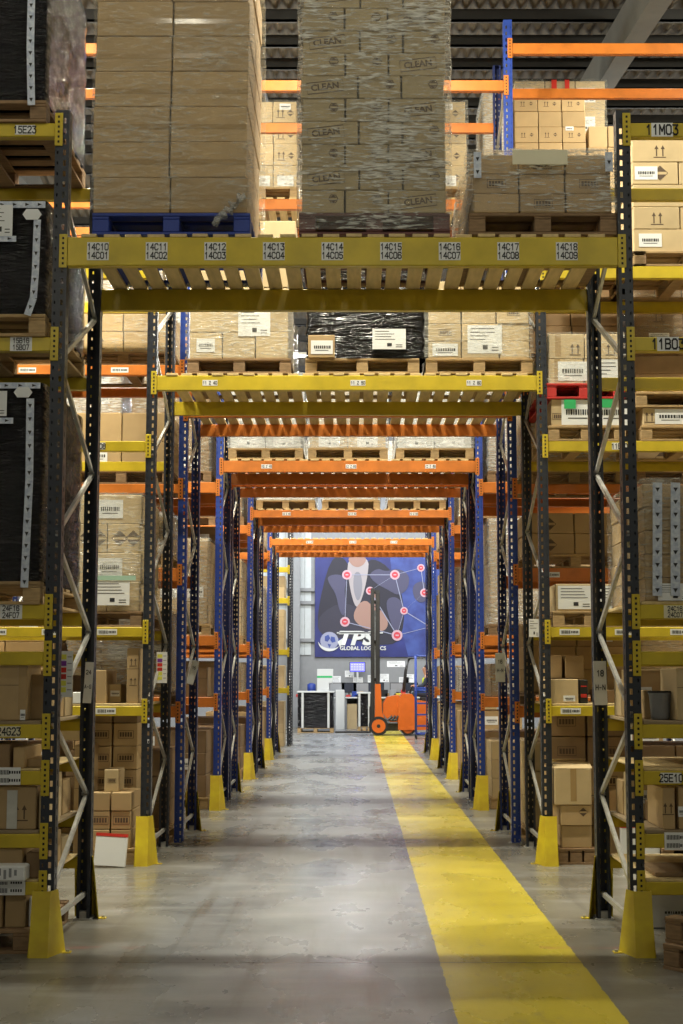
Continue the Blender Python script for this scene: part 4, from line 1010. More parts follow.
def chart(x, y0, y1, w, Y, lab):
    z0, z1 = zat(y1, Y), zat(y0, Y); h = z1-z0; b = MB(); b.box(-w/2, w/2, 0, .003, 0, h, 0)
    cs_ = [1, 2, 3, 4, 1, 1]
    for i in range(6):
        zc = h*(1-(i+.9)/7); b.box(-w*.42, w*.05, -.0015, .0, zc-h*.055, zc+h*.055, cs_[i])
        b.box(w*.12, w*.42, -.001, 0, zc-h*.01, zc+h*.01, 5)
    O('colour_chart', b.mesh('colour_chart', [M['paper'], M['lime'], M['purple'], M['red'], M['redpl'], M['grey']]), None, (xat(x, y0, Y), Y, z0), 0, lab, 'sign', 'colour charts on the left frames')
chart(66, 651, 697, .085, Y1+.25, 'white chart with coloured squares inside the nearest left frame')
chart(162, 652, 683, .095, Y2+.55, 'white chart with coloured squares inside the second row left frame')
O('tag_card', doc_mesh(.09, .16, 8), None, (xat(534, 628, Y2+.5), Y2+.5, zat(628, Y2+.5)), 0, 'greenish hanging tag card inside second row right frame', 'sign')

# ------------------------------------------------ tenth row: lone frame and stock left of the hall
Y10 = 29.1
make_frame(xat(287, 700, Y10), Y10, .9, 5.2, 'black', -1, 'beside the hall opening at left', ROWN[10])
for i, z in enumerate((1.3, 2.15, 3.3, 4.0)):
    make_beam(xat(287, 700, Y10)-2.7, xat(287, 700, Y10), Y10, z, .12, 'yellow', 'yellow shelf beam, level %s, left of the hall opening, tenth row' % NUM[i])
for i, (zb, hh) in enumerate(((0, 1.0), (1.3, .5), (2.15, .9), (3.3, .5))):
    stack(xat(287, 700, Y10)-.75, xat(287, 700, Y10)-.05, Y10+.03, .8, zb, 1, [hh/2]*2, CP, 'pale', 'tenth row %s' % ('floor', 'shelf one', 'shelf two', 'shelf three')[i])

# ================================================================== SETTING
def structure(name, me, loc=(0,0,0)):
    return O(name, me, None, loc, kind='structure')
# floor with painted lane
m, nt, out = newmat('warehouse_floor')
bs = N(nt, 'ShaderNodeBsdfPrincipled'); tc = N(nt, 'ShaderNodeTexCoord'); L = nt.links.new
def noi(scale, det=6, stretch=(1,1,1), rough=.55):
    mp = N(nt, 'ShaderNodeMapping'); mp.inputs['Scale'].default_value = stretch; L(tc.outputs['Object'], mp.inputs[0])
    n_ = N(nt, 'ShaderNodeTexNoise'); n_.inputs['Scale'].default_value = scale; n_.inputs['Detail'].default_value = det; n_.inputs['Roughness'].default_value = rough
    L(mp.outputs[0], n_.inputs['Vector']); return n_.outputs[0]
def mrange(src, a, b_, c=0, d=1):
    r = N(nt, 'ShaderNodeMapRange'); r.inputs[1].default_value = a; r.inputs[2].default_value = b_; r.inputs[3].default_value = c; r.inputs[4].default_value = d
    L(src, r.inputs[0]); return r.outputs[0]
def mixc(f, a, b_):
    x = N(nt, 'ShaderNodeMix', data_type='RGBA'); L(f, x.inputs[0])
    for i, q in ((6, a), (7, b_)):
        if isinstance(q, tuple): x.inputs[i].default_value = (*q, 1)
        else: L(q, x.inputs[i])
    return x.outputs[2]
def mth(op, a, b_=None):
    x = N(nt, 'ShaderNodeMath', operation=op)
    for i, q in ((0, a), (1, b_)):
        if q is None: continue
        if isinstance(q, (int, float)): x.inputs[i].default_value = q
        else: L(q, x.inputs[i])
    return x.outputs[0]
sp = N(nt, 'ShaderNodeSeparateXYZ'); L(tc.outputs['Object'], sp.inputs[0])
base = mixc(mrange(noi(.7, 8), .38, .62), (.215, .205, .175), (.145, .137, .115))
trk = mth('ADD', mth('ABSOLUTE', mth('ADD', sp.outputs[0], .3)), mth('MULTIPLY', mth('SUBTRACT', noi(1.2, 7), .5), .9))
base = mixc(mrange(trk, 1.2, .75), base, mixc(mrange(noi(1.1, 8), .4, .6), (.25, .262, .28), (.185, .195, .208)))
base = mixc(mrange(noi(3.0, 8, (.35, 1.6, 1)), .5, .7, 0, .55), base, (.36, .365, .37))
base = mixc(mrange(noi(4.0, 8, (2.2, .12, 1)), .54, .7, 0, .55), base, (.13, .125, .11))
base = mixc(mrange(noi(22, 5), .6, .72, 0, .5), base, (.16, .15, .13))
X_ = mth('ADD', sp.outputs[0], mth('MULTIPLY', mth('SUBTRACT', noi(9, 4), .5), .03))
inl = mth('MULTIPLY', mth('GREATER_THAN', X_, .545), mth('LESS_THAN', X_, 1.325))
wear = mrange(noi(6, 9, (1, .5, 1), .7), .58, .74, 1, .55)
ycol = mixc(mrange(noi(1.5, 6), .3, .7), (.60, .49, .045), (.50, .41, .05))
ycol = mixc(mrange(noi(14, 6, (1, .3, 1)), .6, .75, 0, .5), ycol, (.35, .27, .06))
col = mixc(mth('MULTIPLY', inl, wear), base, ycol)
# expansion joints across the floor
fy = mth('ABSOLUTE', mth('SUBTRACT', mth('ADD', sp.outputs[1], mth('MULTIPLY', mth('SUBTRACT', noi(2, 4), .5), .03)), 7.35))
col = mixc(mth('MULTIPLY', mth('LESS_THAN', fy, .006), .8), col, (.05, .05, .045))
red = mth('MULTIPLY', mth('LESS_THAN', mth('ABSOLUTE', mth('SUBTRACT', sp.outputs[1], 7.75)), .035), mrange(noi(5, 6), .45, .65, 0, .45))
col = mixc(mth('MULTIPLY', red, mth('GREATER_THAN', mth('ABSOLUTE', sp.outputs[0]), 1.15)), col, (.4, .12, .1))
L(col, bs.inputs['Base Color'])
L(mrange(noi(1.6, 8, (1, .5, 1)), .35, .65, .17, .40), bs.inputs['Roughness'])
bp = N(nt, 'ShaderNodeBump'); bp.inputs['Strength'].default_value = .12; bp.inputs['Distance'].default_value = .01; L(noi(30, 4), bp.inputs['Height']); L(bp.outputs[0], bs.inputs['Normal'])
L(bs.outputs[0], out.inputs[0]); M['floor'] = m
b = MB(); b.box(-14, 14, -4, 42, -.1, 0); structure('floor', b.mesh('floor', m))

# roof: corrugated sheets on purlins, rising then falling
M['sheet'] = paint('fibre_cement_sheet', (.085, .072, .052), .9, var=.12, scale=3)
M['steelgrey'] = paint('dark_steel', (.025, .025, .025), .6, var=.1)
M['rafter'] = paint('concrete_rafter', (.1, .1, .09), .8, var=.12, scale=3)
def roofz(Y): return 7.8+.155*Y if Y < 24 else 7.8+3.72-.155*(Y-24)
b = MB(); pitch = .18; x = -14
seg = []
nX = int(28/pitch*6)
for k in range(nX+1):
    xx = -14+28*k/nX; seg.append((xx, .03*math.cos(2*math.pi*xx/pitch)))
for (ya, yb) in [(q, q+2.02) for q in [-4+2.0*i for i in range(23)] if q < 41.5]:
    drop = .03
    za, zb = roofz(ya)+.06, roofz(yb)+.06
    if ya >= 24-.8: za += .0
    n0 = len(b.v)
    for (xx, w_) in seg: b.v.append((xx, ya, za-drop+w_)); b.v.append((xx, yb, zb+drop*.5+w_))
    for k in range(nX): b.f.append((n0+2*k, n0+2*k+1, n0+2*k+3, n0+2*k+2)); b.mi.append(0)
structure('ceiling', b.mesh('ceiling', M['sheet'], True))
k = 0
Yp = -3.5
while Yp < 41:
    b = MB(); b.box(-14, 14, -.03, .03, -.15, 0); b.box(-14, 14, -.03, .06, -.15, -.14)
    structure('trim_%d' % (k+1), b.mesh('purlin', M['steelgrey']), (0, Yp, roofz(Yp)+.0)); k += 1; Yp += 1.0
for xr in (-6.2, 3.6, 10.5):
    b = MB()
    for (ya, yb) in ((-4, 24), (24, 42)):
        za, zb = roofz(ya)-.2, roofz(yb)-.2
        b.hexa([(xr-.13, ya, za-.5), (xr+.13, ya, za-.5), (xr+.13, yb, zb-.5), (xr-.13, yb, zb-.5), (xr-.13, ya, za), (xr+.13, ya, za), (xr+.13, yb, zb), (xr-.13, yb, zb)])
    structure('trim_%d' % (k+1), b.mesh('rafter', M['rafter'])); k += 1
b = MB(); b.tube([(-1.32, -3, roofz(-3)-.28), (-1.32, 24, roofz(24)-.28)], .03, 8); structure('trim_%d' % (k+1), b.mesh('conduit', M['steelgrey'])); k += 1
# walls
M['wallgrey'] = paint('grey_wall', (.25, .26, .275), .8, var=.04)
M['wallwhite'] = paint('white_cladding', (.5, .54, .56), .6, var=.04)
YW = 40.0
b = MB(); b.box(-14, 14, 0, .1, 0, 9.1); structure('wall_back', b.mesh('wall_back', M['wallgrey']), (0, YW, 0))
b = MB(); b.box(-14, 14, -.1, 0, 0, 7.3); structure('wall_front', b.mesh('wall_front', M['wallgrey']), (0, -4, 0))
for s in (-1, 1):
    b = MB(); b.poly([(0, -4, 0), (0, 42, 0), (0, 42, roofz(42)), (0, 24, roofz(24)), (0, -4, roofz(-4))]); structure('wall_left' if s < 0 else 'wall_right', b.mesh('wall_side', M['wallgrey']), (s*14, 0, 0))
# cladding and column left of the banner
b = MB(); x0 = xat(240, 600, YW); x1 = xat(314.5, 600, YW)
nn = int((x1-x0)/.2)
for i in range(nn): b.box(x0+i*.2, x0+i*.2+.19, -.03, -.002, 2.2, 7.0)
structure('trim_%d' % (k+1), b.mesh('cladding', M['wallwhite']), (0, YW, 0)); k += 1
b = MB()
for z in (3.75, 4.15, 2.6): b.box(x0, x1, -.12, -.031, z, z+.1)
structure('trim_%d' % (k+1), b.mesh('cladding_rails', M['wallgrey']), (0, YW, 0)); k += 1
b = MB(); xc = xat(295, 650, YW-.5); b.box(xc-.14, xc+.14, 0, .02, 0, 7); b.box(xc-.14, xc+.14, .24, .26, 0, 7); b.box(xc-.012, xc+.012, .02, .24, 0, 7)
structure('trim_%d' % (k+1), b.mesh('steel_column', M['wallgrey']), (0, YW-.5, 0)); k += 1

# ------------------------------------------------ banner
bx0, bx1 = xat(315, 600, YW), xat(315, 600, YW)+4.35
bz0, bz1 = zat(657, YW-.05), zat(556, YW-.05)
BW, BH = bx1-bx0, bz1-bz0
M['bnavy'] = paint('banner_navy', (.009, .014, .11), .5, var=.2, scale=1.2, col2=(.02, .032, .2))
M['bglow'] = paint('banner_blue', (.04, .075, .3), .5, var=.2, scale=2.5, col2=(.014, .022, .15))
M['suit'] = flat('printed_suit', (.016, .016, .032)); M['suit2'] = flat('printed_suit_fold', (.028, .027, .05)); M['shirt'] = flat('printed_shirt', (.34, .31, .33)); M['ptie'] = flat('printed_tie', (.2, .2, .24))
M['pskin'] = flat('printed_skin', (.3, .18, .15)); M['pmap'] = flat('printed_map', (.06, .06, .12)); M['node'] = flat('printed_node', (.5, .33, .4)); M['nodered'] = flat('printed_red', (.5, .04, .06)); M['pline'] = flat('printed_line', (.27, .29, .42))
b = MB(); b.box(0, BW, 0, .03, 0, BH)
ban = O('banner', b.mesh('banner', M['bnavy']), None, (bx0, YW-.06, bz0), 0, 'large blue company banner with man in suit and network, on back wall', 'banner')
def bp_(pts, mat, name, lay):
    if name != 'blue_glow_panel':
        for _ in range(2):
            q = []
            for i in range(len(pts)):
                p0, p1 = pts[i], pts[(i+1) % len(pts)]
                q += [(p0[0]*.75+p1[0]*.25, p0[1]*.75+p1[1]*.25), (p0[0]*.25+p1[0]*.75, p0[1]*.25+p1[1]*.75)]
            pts = q
        pts = [(u, min(v, .998)) for u, v in pts]
    b = MB(); b.prism_y([(u*BW, v*BH) for u, v in pts], -.002*lay-.001, -.002*lay+.001); return O(name, b.mesh(name, M[mat]), ban)
sx = 117/ (BW*F/40.0)
S = sx
def U(px, py): return ((px-315)/117*S*1.0, (657-py)/101.0)
bp_([U(390, 556), U(446, 556), U(446, 656), U(408, 656), U(396, 610)], 'bglow', 'blue_glow_panel', 1)
bp_([U(330, 557), U(345, 557), U(352, 575), U(366, 575), U(368, 557), U(388, 565), U(402, 590), U(405, 625), U(395, 650), U(322, 632), U(316, 618)], 'suit', 'suit_jacket', 2)
bp_([U(318, 615), U(345, 600), U(372, 618), U(376, 632), U(340, 640), U(318, 634)], 'suit2', 'suit_sleeve', 3)
bp_([U(346, 557), U(369, 557), U(368, 575), U(362, 600), U(356, 610), U(350, 590)], 'shirt', 'shirt_front', 4)
bp_([U(354, 572), U(361, 572), U(363, 590), U(358, 604), U(353, 590)], 'ptie', 'tie', 5)
bp_([U(347, 556.5), U(367, 556.5), U(365, 564), U(358, 568), U(351, 565)], 'pskin', 'chin', 6)
bp_([U(352, 618), U(358, 604), U(366, 600), U(372, 606), U(384, 612), U(389, 624), U(384, 632), U(372, 630), U(362, 628)], 'pskin', 'hand', 6)
bp_([U(371, 606), U(373, 590), U(376, 590), U(377, 607)], 'pskin', 'pointing_finger', 7)
for pts in ([(327, 576), (340, 574), (347, 580), (344, 592), (347, 604), (344, 618), (339, 610), (336, 594), (329, 584)], [(368, 575), (378, 568), (386, 572), (398, 568), (410, 575), (408, 590), (398, 596), (388, 590), (376, 584)], [(385, 600), (396, 596), (405, 606), (402, 622), (396, 634), (390, 622)], [(412, 585), (424, 580), (431, 592), (424, 604), (414, 600)]):
    bp_([U(*p) for p in pts], 'pmap', 'world_map_shape', 8)
nodes = [(347, 575, 3.6), (395, 575, 3.6), (421, 568, 2.8), (424.5, 593, 3.2), (404, 611, 2.8), (397, 635.5, 4), (345, 622, 3.6), (370, 591, 3), (430, 627, 2.8)]
b = MB(); t = -.019
for i, j in ((0, 1), (0, 6), (1, 2), (1, 7), (1, 4), (4, 5), (4, 3), (5, 6), (5, 8), (4, 8), (7, 5), (2, 3)):
    p, q = U(*nodes[i][:2]), U(*nodes[j][:2]); b.bar((p[0]*BW, t, p[1]*BH), (q[0]*BW, t, q[1]*BH), .002, .022, up=(0, 1, 0)) if False else b.hexa([(p[0]*BW-.01, t, p[1]*BH-.01), (q[0]*BW-.01, t, q[1]*BH-.01), (q[0]*BW-.01, t+.001, q[1]*BH-.01), (p[0]*BW-.01, t+.001, p[1]*BH-.01), (p[0]*BW+.008, t, p[1]*BH+.01), (q[0]*BW+.008, t, q[1]*BH+.01), (q[0]*BW+.008, t+.001, q[1]*BH+.01), (p[0]*BW+.008, t+.001, p[1]*BH+.01)])
O('network_lines', b.mesh('network_lines', M['pline']), ban)
for (x, y, r) in nodes:
    u, v = U(x, y); b = MB(); rr = r/117*S*BW
    b.disc_y(u*BW, -.021, v*BH, rr*1.35, .002, 24, 0); b.disc_y(u*BW, -.0232, v*BH, rr*.85, .001, 24, 1); b.box(u*BW-rr*.4, u*BW+rr*.4, -.0262, -.0245, v*BH-rr*.15, v*BH+rr*.2, 0)
    O('network_node', b.mesh('network_node', [M['node'], M['nodered']]), ban)
u, v = U(329.5, 641); b = MB(); rg = 9/117*S*BW
b.disc_y(u*BW, -.021, v*BH, rg, .002, 32, 0); 
for pts in ([(-.5,.5),(-.1,.7),(.1,.3),(-.2,-.1),(-.5,0)], [(.2,.5),(.6,.4),(.7,-.1),(.3,-.2),(.1,.1)], [(-.2,-.3),(.2,-.4),(0,-.8)]):
    b.prism_y([(u*BW+p*rg, v*BH+q*rg) for p, q in pts], -.0262, -.024, 1)
O('globe_emblem', b.mesh('globe_emblem', [M['pline'], M['bglow']]), ban)
b = MB(); pts = []
for i in range(14):
    a_ = R(185+i*11); pts.append((u*BW+rg*1.25*math.cos(a_), v*BH+rg*1.15*math.sin(a_)))
for i in range(14):
    a_ = R(185+(13-i)*11); q = 1.25-.32*(i/13 if False else (1-abs((13-i)/13)))*1.0
    pts.append((u*BW+rg*(1.25-.3*math.sin(math.pi*(13-i)/13)-.02)*math.cos(a_), v*BH+rg*(1.15-.3*math.sin(math.pi*(13-i)/13)-.02)*math.sin(a_)))
b.prism_y(pts, -.03, -.027); b.prism_y([(u*BW+rg*.9, v*BH-rg*.1), (u*BW+rg*1.55, v*BH+rg*.35), (u*BW+rg*1.2, v*BH-rg*.75)], -.03, -.027)
O('swoosh_arrow', b.mesh('swoosh_arrow', M['white']), ban)
tp = O('lettering', text_mesh('TPS', 18.5/117*S*BW, M['white'], align='LEFT', bold=.045), ban, (U(338, 0)[0]*BW, -.03, U(0, 639)[1]*BH)); tp.scale = (1.25, 1, 1)
for v in tp.data.vertices: v.co.x += v.co.z*.25
tp2 = O('lettering', text_mesh('GLOBAL LOGISTICS', 5.2/117*S*BW, M['white'], align='LEFT', bold=.03), ban, (U(340, 0)[0]*BW, -.03, U(0, 648.5)[1]*BH))
b = MB(); b.box(U(337, 0)[0]*BW, U(383, 0)[0]*BW, -.03, -.028, U(0, 633.6)[1]*BH, U(0, 632.4)[1]*BH); O('logo_bar', b.mesh('logo_bar', M['white']), ban)

# ------------------------------------------------ office corner at the hall end
def pbox(name, x0, x1, y0, y1, Y, D, mat, lab=None, cat=None, parent=None, group=None, zb=None):
    a, c = xat(x0, y1, Y), xat(x1, y1, Y); z0 = zat(y1, Y) if zb is None else zb; z1 = zat(y0, Y)
    b = MB(); b.bbox(0, c-a, 0, D, 0, z1-z0, .006); return O(name, b.mesh(name, M[mat]), parent, (a, Y, z0), 0, lab, cat, group)
def desk(x0, x1, Y, lab, panels=True):
    a, c = xat(x0, 700, Y), xat(x1, 700, Y); r = E('desk', (a, Y, 0), lab, 'desk', 'desks by the back wall'); w = c-a
    b = MB(); b.bbox(0, w, 0, .7, .9, .94, .005); O('desk_top', b.mesh('desk_top', M['white']), r)
    for xx in (0, w-.05):
        b = MB(); b.box(xx, xx+.05, .03, .66, 0, .9); O('leg', b.mesh('leg', M['grey']), r)
    b = MB(); b.box(.05, w-.05, .6, .62, .3, .9); O('modesty_panel', b.mesh('modesty_panel', M['grey']), r)
    return r
YD = 38.4
desk(300, 335, YD, 'white topped desk behind the large black pallet box'); desk(345, 362, YD, 'white topped desk with carton beneath, by back wall'); desk(372, 404, YD, 'white topped desk behind the reach truck'); desk(407, 440, YD, 'white topped desk at right behind the truck driver')
pbox('white_cabinet', 335.5, 344.5, 690, 720, YD-.1, .5, 'white', 'white tall counter panel between the desks', 'cabinet', zb=0)
pbox('carton', 347, 357, 704, 717, YD+.1, .4, 'cardpale', 'pale carton under the middle desk', 'carton', zb=0)
wc = pbox('white_cupboard', 317, 333, 669, 690, YD+.35, .3, 'white', 'white cupboard with green top on the left desk', 'cupboard', zb=.941)
b = MB(); b.box(.0, .45, -.003, 0, .56, .62); O('green_header', b.mesh('green_header', M['green']), wc)
pbox('water_bottle', 310.5, 314.5, 667, 677, YD+.5, .12, 'bluepl', 'blue water cooler bottle left of the white cupboard', 'bottle', zb=zat(677, YD+.5)) if False else None
b = MB(); b.tube([(0,0,0),(0,0,.9)], .13, 14, 0); wcr = O('water_cooler', b.mesh('water_cooler', M['white'], True), None, (xat(311, 690, YD+.6), YD+1.1, .0), 0, 'white water cooler with blue bottle left of the cupboard', 'water cooler')
b = MB(); b.tube([(0,0,.9),(0,0,.95),(0,0,1.0),(0,0,1.3),(0,0,1.34)], [.03,.05,.13,.13,.06], 14, 0); O('bottle', b.mesh('bottle', M['bluepl'], True), wcr)
for i, (x, y, sc_) in enumerate(((337, 690, 1), (349, 690, 1), (361, 690, .9), (376, 690, 1), (398, 690, 1), (410, 690, 1))):
    xx = xat(x, 690, YD+.3); r = E('monitor', (xx, YD+.35, .941), 'computer monitor on the desks by the back wall, %s from left' % ('first', 'second', 'third', 'fourth', 'fifth', 'sixth')[i], 'monitor', 'computer monitors')
    b = MB(); b.bbox(-.24, .24, 0, .03, .12, .42, .006); O('bezel', b.mesh('bezel', M['slot']), r)
    b = MB(); b.box(-.22, .22, -.003, .0, .14, .4); O('screen', b.mesh('screen', M['grey'] if i % 2 == 0 else M['trouser']), r)
    b = MB(); b.box(-.02, .02, .005, .025, .02, .12); b.box(-.1, .1, -.05, .1, 0, .02); O('stand', b.mesh('stand', M['slot']), r)
for i, (x, y, w, h) in enumerate(((336, 681, .3, .3), (349.5, 674, .28, .2), (358, 681, .3, .22), (371, 680, .2, .3), (384, 678, .3, .25), (396, 664, .55, .18), (404, 682, .3, .3), (410, 680, .25, .35))):
    O('wall_notice', doc_mesh(w, h, 20+i), None, (xat(x, y, YW-.01), YW-.004, zat(y, YW-.01)), 0, 'white paper notice on back wall, %s from left' % ('first', 'second', 'third', 'fourth', 'fifth', 'widest', 'seventh', 'eighth')[i], 'notice', 'notices on the back wall')
tv = E('wall_screen', (xat(357.5, 667, YW-.4), YW-.4, zat(667, YW-.4)), 'lit blue information screen on a pole below the banner', 'screen')
b = MB(); b.bbox(-.24, .24, .002, .05, -.15, .15, .006); O('housing', b.mesh('housing', M['slot']), tv)
b = MB(); b.box(-.22, .22, -.001, .002, -.13, .13); O('screen', b.mesh('screen', M['screen']), tv)
b = MB()
for j in range(3):
    for i in range(5): b.box(-.19+i*.08, -.14+i*.08, -.003, -.0015, .06-j*.07, .09-j*.07)
O('screen_text', b.mesh('screen_text', M['paper']), tv)
b = MB(); b.tube([(0, .03, -.15), (0, .03, -zat(667, YW-.4))], .03, 8); O('pole', b.mesh('pole', M['white']), tv)
# clutter on desk left
for i in range(7):
    b = MB(); b.bbox(0, .16, 0, .25, 0, .08+.03*(i % 3), .006); O('file_box', b.mesh('file_box', M[('redpl', 'white', 'paper', 'bluepl', 'cardpale', 'white', 'grey')[i]]), None, (xat(296+i*3.0, 690, YD+.1), YD+.05, .941), 0,
      ('red', 'white', 'pale paper', 'blue', 'cardboard', 'glossy white', 'grey')[i]+' small file box on the leftmost desk', 'box', 'file boxes on the leftmost desk')

CL = [('redpl', 'red'), ('cardpale', 'pale cardboard'), ('grey', 'grey'), ('blue', 'blue'), ('slot', 'black'), ('yellow', 'yellow'), ('paper', 'white'), ('carddark', 'dark brown')]
for di, (dn, xs_) in enumerate((('middle desk', (346, 352, 355, 359)), ('desk behind the truck', (374, 380, 385, 390, 394, 401)), ('desk behind the driver', (408, 414, 419)))):
    for i, xx in enumerate(xs_):
        mk_, cn_ = CL[(i*3+di) % 8]; w_ = .13+.05*((i+di) % 3); b = MB(); b.bbox(0, w_, 0, .2, 0, .06+.05*((i*2+di) % 4), .008)
        O('desk_box', b.mesh('desk_box', M[mk_]), None, (xat(xx, 690, YD+.05), YD+.04, .941), 0, '%s small box of clutter on the %s, %s from left' % (cn_, dn, ('first', 'second', 'third', 'fourth', 'fifth', 'sixth')[i]), 'box', 'clutter on the hall desks')

# black wrapped crates on pallets
for (x0, x1, y0, Y, lab) in ((297.5, 333.5, 693, 36.0, 'large black wrapped crate on pallet with white straps, hall left'), (357.5, 371, 694, 37.0, 'second black wrapped crate behind the truck mast')):
    a, c = xat(x0, 720, Y), xat(x1, 720, Y); top = zat(y0, Y)
    zp = pallet(a, c, Y, 1.0, 0, 'wood', 'timber pallet under the %s' % lab.split(' on')[0].split(' behind')[0])
    bb = wobble_shell(0, c-a, 0, 1.0, 0, top-zp, .012, n=14, seed=5, round_=.04)
    o = O('wrapped_crate', bb.mesh('wrapped_crate', M['blackfilm'], True), None, (a, Y, zp), 0, lab, 'crate')
    for f in (.14, .86):
        b = MB(); b.box((c-a)*f-.03, (c-a)*f+.03, -.03, -.025, 0, top-zp+.02); O('strap', b.mesh('strap', M['white']), o)
    b = MB(); b.box(-.02, c-a+.02, -.035, 1.03, top-zp+.012, top-zp+.045); O('lid', b.mesh('lid', M['white']), o)

# ------------------------------------------------ forklift
YF = 34.4
fx = lambda x: xat(x, 700, YF)-xat(378, 700, YF)
fz = lambda y: zat(y, YF)
g0 = fz(736)
fk = E('forklift', (xat(378, 700, YF), YF, 0), 'orange articulated forklift truck with tall black mast, side on in the hall', 'forklift')
b = MB()
for dy in (0, .55):
    b.bbox(fx(371), fx(374.5), dy, dy+.12, .25, fz(588), .008); b.bbox(fx(376), fx(380), dy, dy+.12, .25, fz(592), .008)
for z in (.5, 1.5, 2.5, fz(600), fz(589)-.02): b.box(fx(371), fx(380), .12, .55, z-.08, z)
O('mast', b.mesh('mast', M['blackmetal']), fk)
b = MB(); b.tube([(fx(375.3), .3, .3), (fx(375.3), .3, fz(610))], .045, 10); O('lift_cylinder', b.mesh('lift_cylinder', M['galv']), fk)
b = MB()
for dy in (.1, .5): b.bbox(fx(335), fx(371), dy, dy+.1, .06, .1, .004); b.box(fx(369.5), fx(371), dy, dy+.1, .06, .75)
O('forks', b.mesh('forks', M['blackmetal']), fk)
b = MB(); b.prism_y([(fx(375), fz(684)), (fx(380.5), fz(684)), (fx(382), fz(712)), (fx(386), fz(722)), (fx(384), fz(730)), (fx(374), fz(728)), (fx(375), fz(712))], -.06, .74); O('mast_base', b.mesh('mast_base', M['olorange']), fk)
def wheel(x, r, dy, w):
    b = MB(); b.tube([(fx(x), dy, r+.002), (fx(x), dy+w, r+.002)], r, 24); o = O('wheel', b.mesh('wheel', M['rubber']), fk)
    b = MB(); b.tube([(fx(x), dy-.012, r), (fx(x), dy, r)], r*.72, 20); O('hub', b.mesh('hub', M['olorange']), o)
    b = MB(); b.tube([(fx(x), dy-.02, r), (fx(x), dy-.012, r)], r*.2, 10); O('hub_cap', b.mesh('hub_cap', M['blackmetal']), o)
wheel(378.5, .25, -.08, .2); wheel(378.5, .25, .58, .2); wheel(408, .2, .02, .2); wheel(408, .2, .56, .2)
b = MB(); b.prism_y([(fx(383), fz(714)), (fx(383), fz(704)), (fx(387), fz(697)), (fx(399), fz(695)), (fx(400), fz(722)), (fx(390), fz(722))], .0, .72); O('front_body', b.mesh('front_body', M['olorange']), fk)
b = MB(); b.prism_y([(fx(398), fz(730)), (fx(398), fz(700)), (fx(402), fz(694)), (fx(412), fz(694)), (fx(416), fz(700)), (fx(432), fz(702)), (fx(433), fz(730))], -.04, .8); O('rear_body', b.mesh('rear_body', M['olorange']), fk)
b = MB()
for i in range(3): b.tube([(fx(384+i*4), -.02, fz(718+i)), (fx(388+i*4), -.05, fz(720)), (fx(392+i*3), -.02, fz(716))], .03, 7)
b.box(fx(384), fx(399), .1, .6, .12, .3); O('steering_gear', b.mesh('steering_gear', M['blackmetal']), fk)
b = MB()
for dy in (.02, .74):
    b.tube([(fx(404), dy, fz(692)), (fx(406.5), dy, fz(670)), (fx(410), dy, fz(658)), (fx(428), dy, fz(657)), (fx(433), dy, fz(694))], .028, 8)
for xx in (411, 415, 419, 423, 427): b.tube([(fx(xx), .02, fz(658)), (fx(xx), .74, fz(658))], .015, 6)
O('overhead_guard', b.mesh('overhead_guard', M['blackmetal'], True), fk)
b = MB(); b.bbox(fx(421), fx(434), .15, .6, fz(704), fz(697), .02); b.bbox(fx(433), fx(437), .15, .6, fz(697), fz(678), .02); O('seat', b.mesh('seat', M['rubber']), fk)
b = MB(); b.tube([(fx(410), .35, fz(700)), (fx(412), .35, fz(688))], .02, 8)
for i in range(16):
    a_ = 2*math.pi*i/16; a2 = 2*math.pi*(i+1)/16; c0 = Vector((fx(412), .35, fz(688)))
    b.tube([tuple(c0+Vector((.06*math.sin(a_), .16*math.cos(a_), .13*math.sin(a_)))), tuple(c0+Vector((.06*math.sin(a2), .16*math.cos(a2), .13*math.sin(a2))))], .014, 6, cap=False)
O('steering_wheel', b.mesh('steering_wheel', M['rubber'], True), fk)

# driver: one skinned figure, seated, facing left, hands on the wheel
def skin_fig(name, verts, edges, radii, mat, loc, label=None, cat=None, parent=None, sub=2):
    me = bpy.data.meshes.new(name); me.from_pydata(verts, edges, []); o = bpy.data.objects.new(name, me); COL.objects.link(o)
    md = o.modifiers.new('s', 'SKIN'); 
    for i, r in enumerate(radii):
        me.skin_vertices[0].data[i].radius = (r, r) if isinstance(r, float) else r
    me.skin_vertices[0].data[0].use_root = True
    sb = o.modifiers.new('b', 'SUBSURF'); sb.levels = sub; sb.render_levels = sub
    dg = bpy.context.evaluated_depsgraph_get(); m2 = bpy.data.meshes.new_from_object(o.evaluated_get(dg)); bpy.data.objects.remove(o)
    m2.materials.clear()
    for q in (mat if isinstance(mat, list) else [mat]): m2.materials.append(M[q])
    m2.polygons.foreach_set('use_smooth', [True]*len(m2.polygons)); m2.name = name
    return O(name, m2, parent, loc, 0, label, cat)
px, py, pz = xat(429, 690, YF), YF+.37, fz(697)-.02+.09
V = [(0,0,0), (-.01,0,.2), (-.03,0,.42), (-.05,0,.5), (-.07,0,.56), (-.08,0,.65), (-.075,0,.73)]
Ed = [(0,1),(1,2),(2,3),(3,4),(4,5),(5,6)]; Rr = [.13, .125, .14, .06, .055, .085, .07]
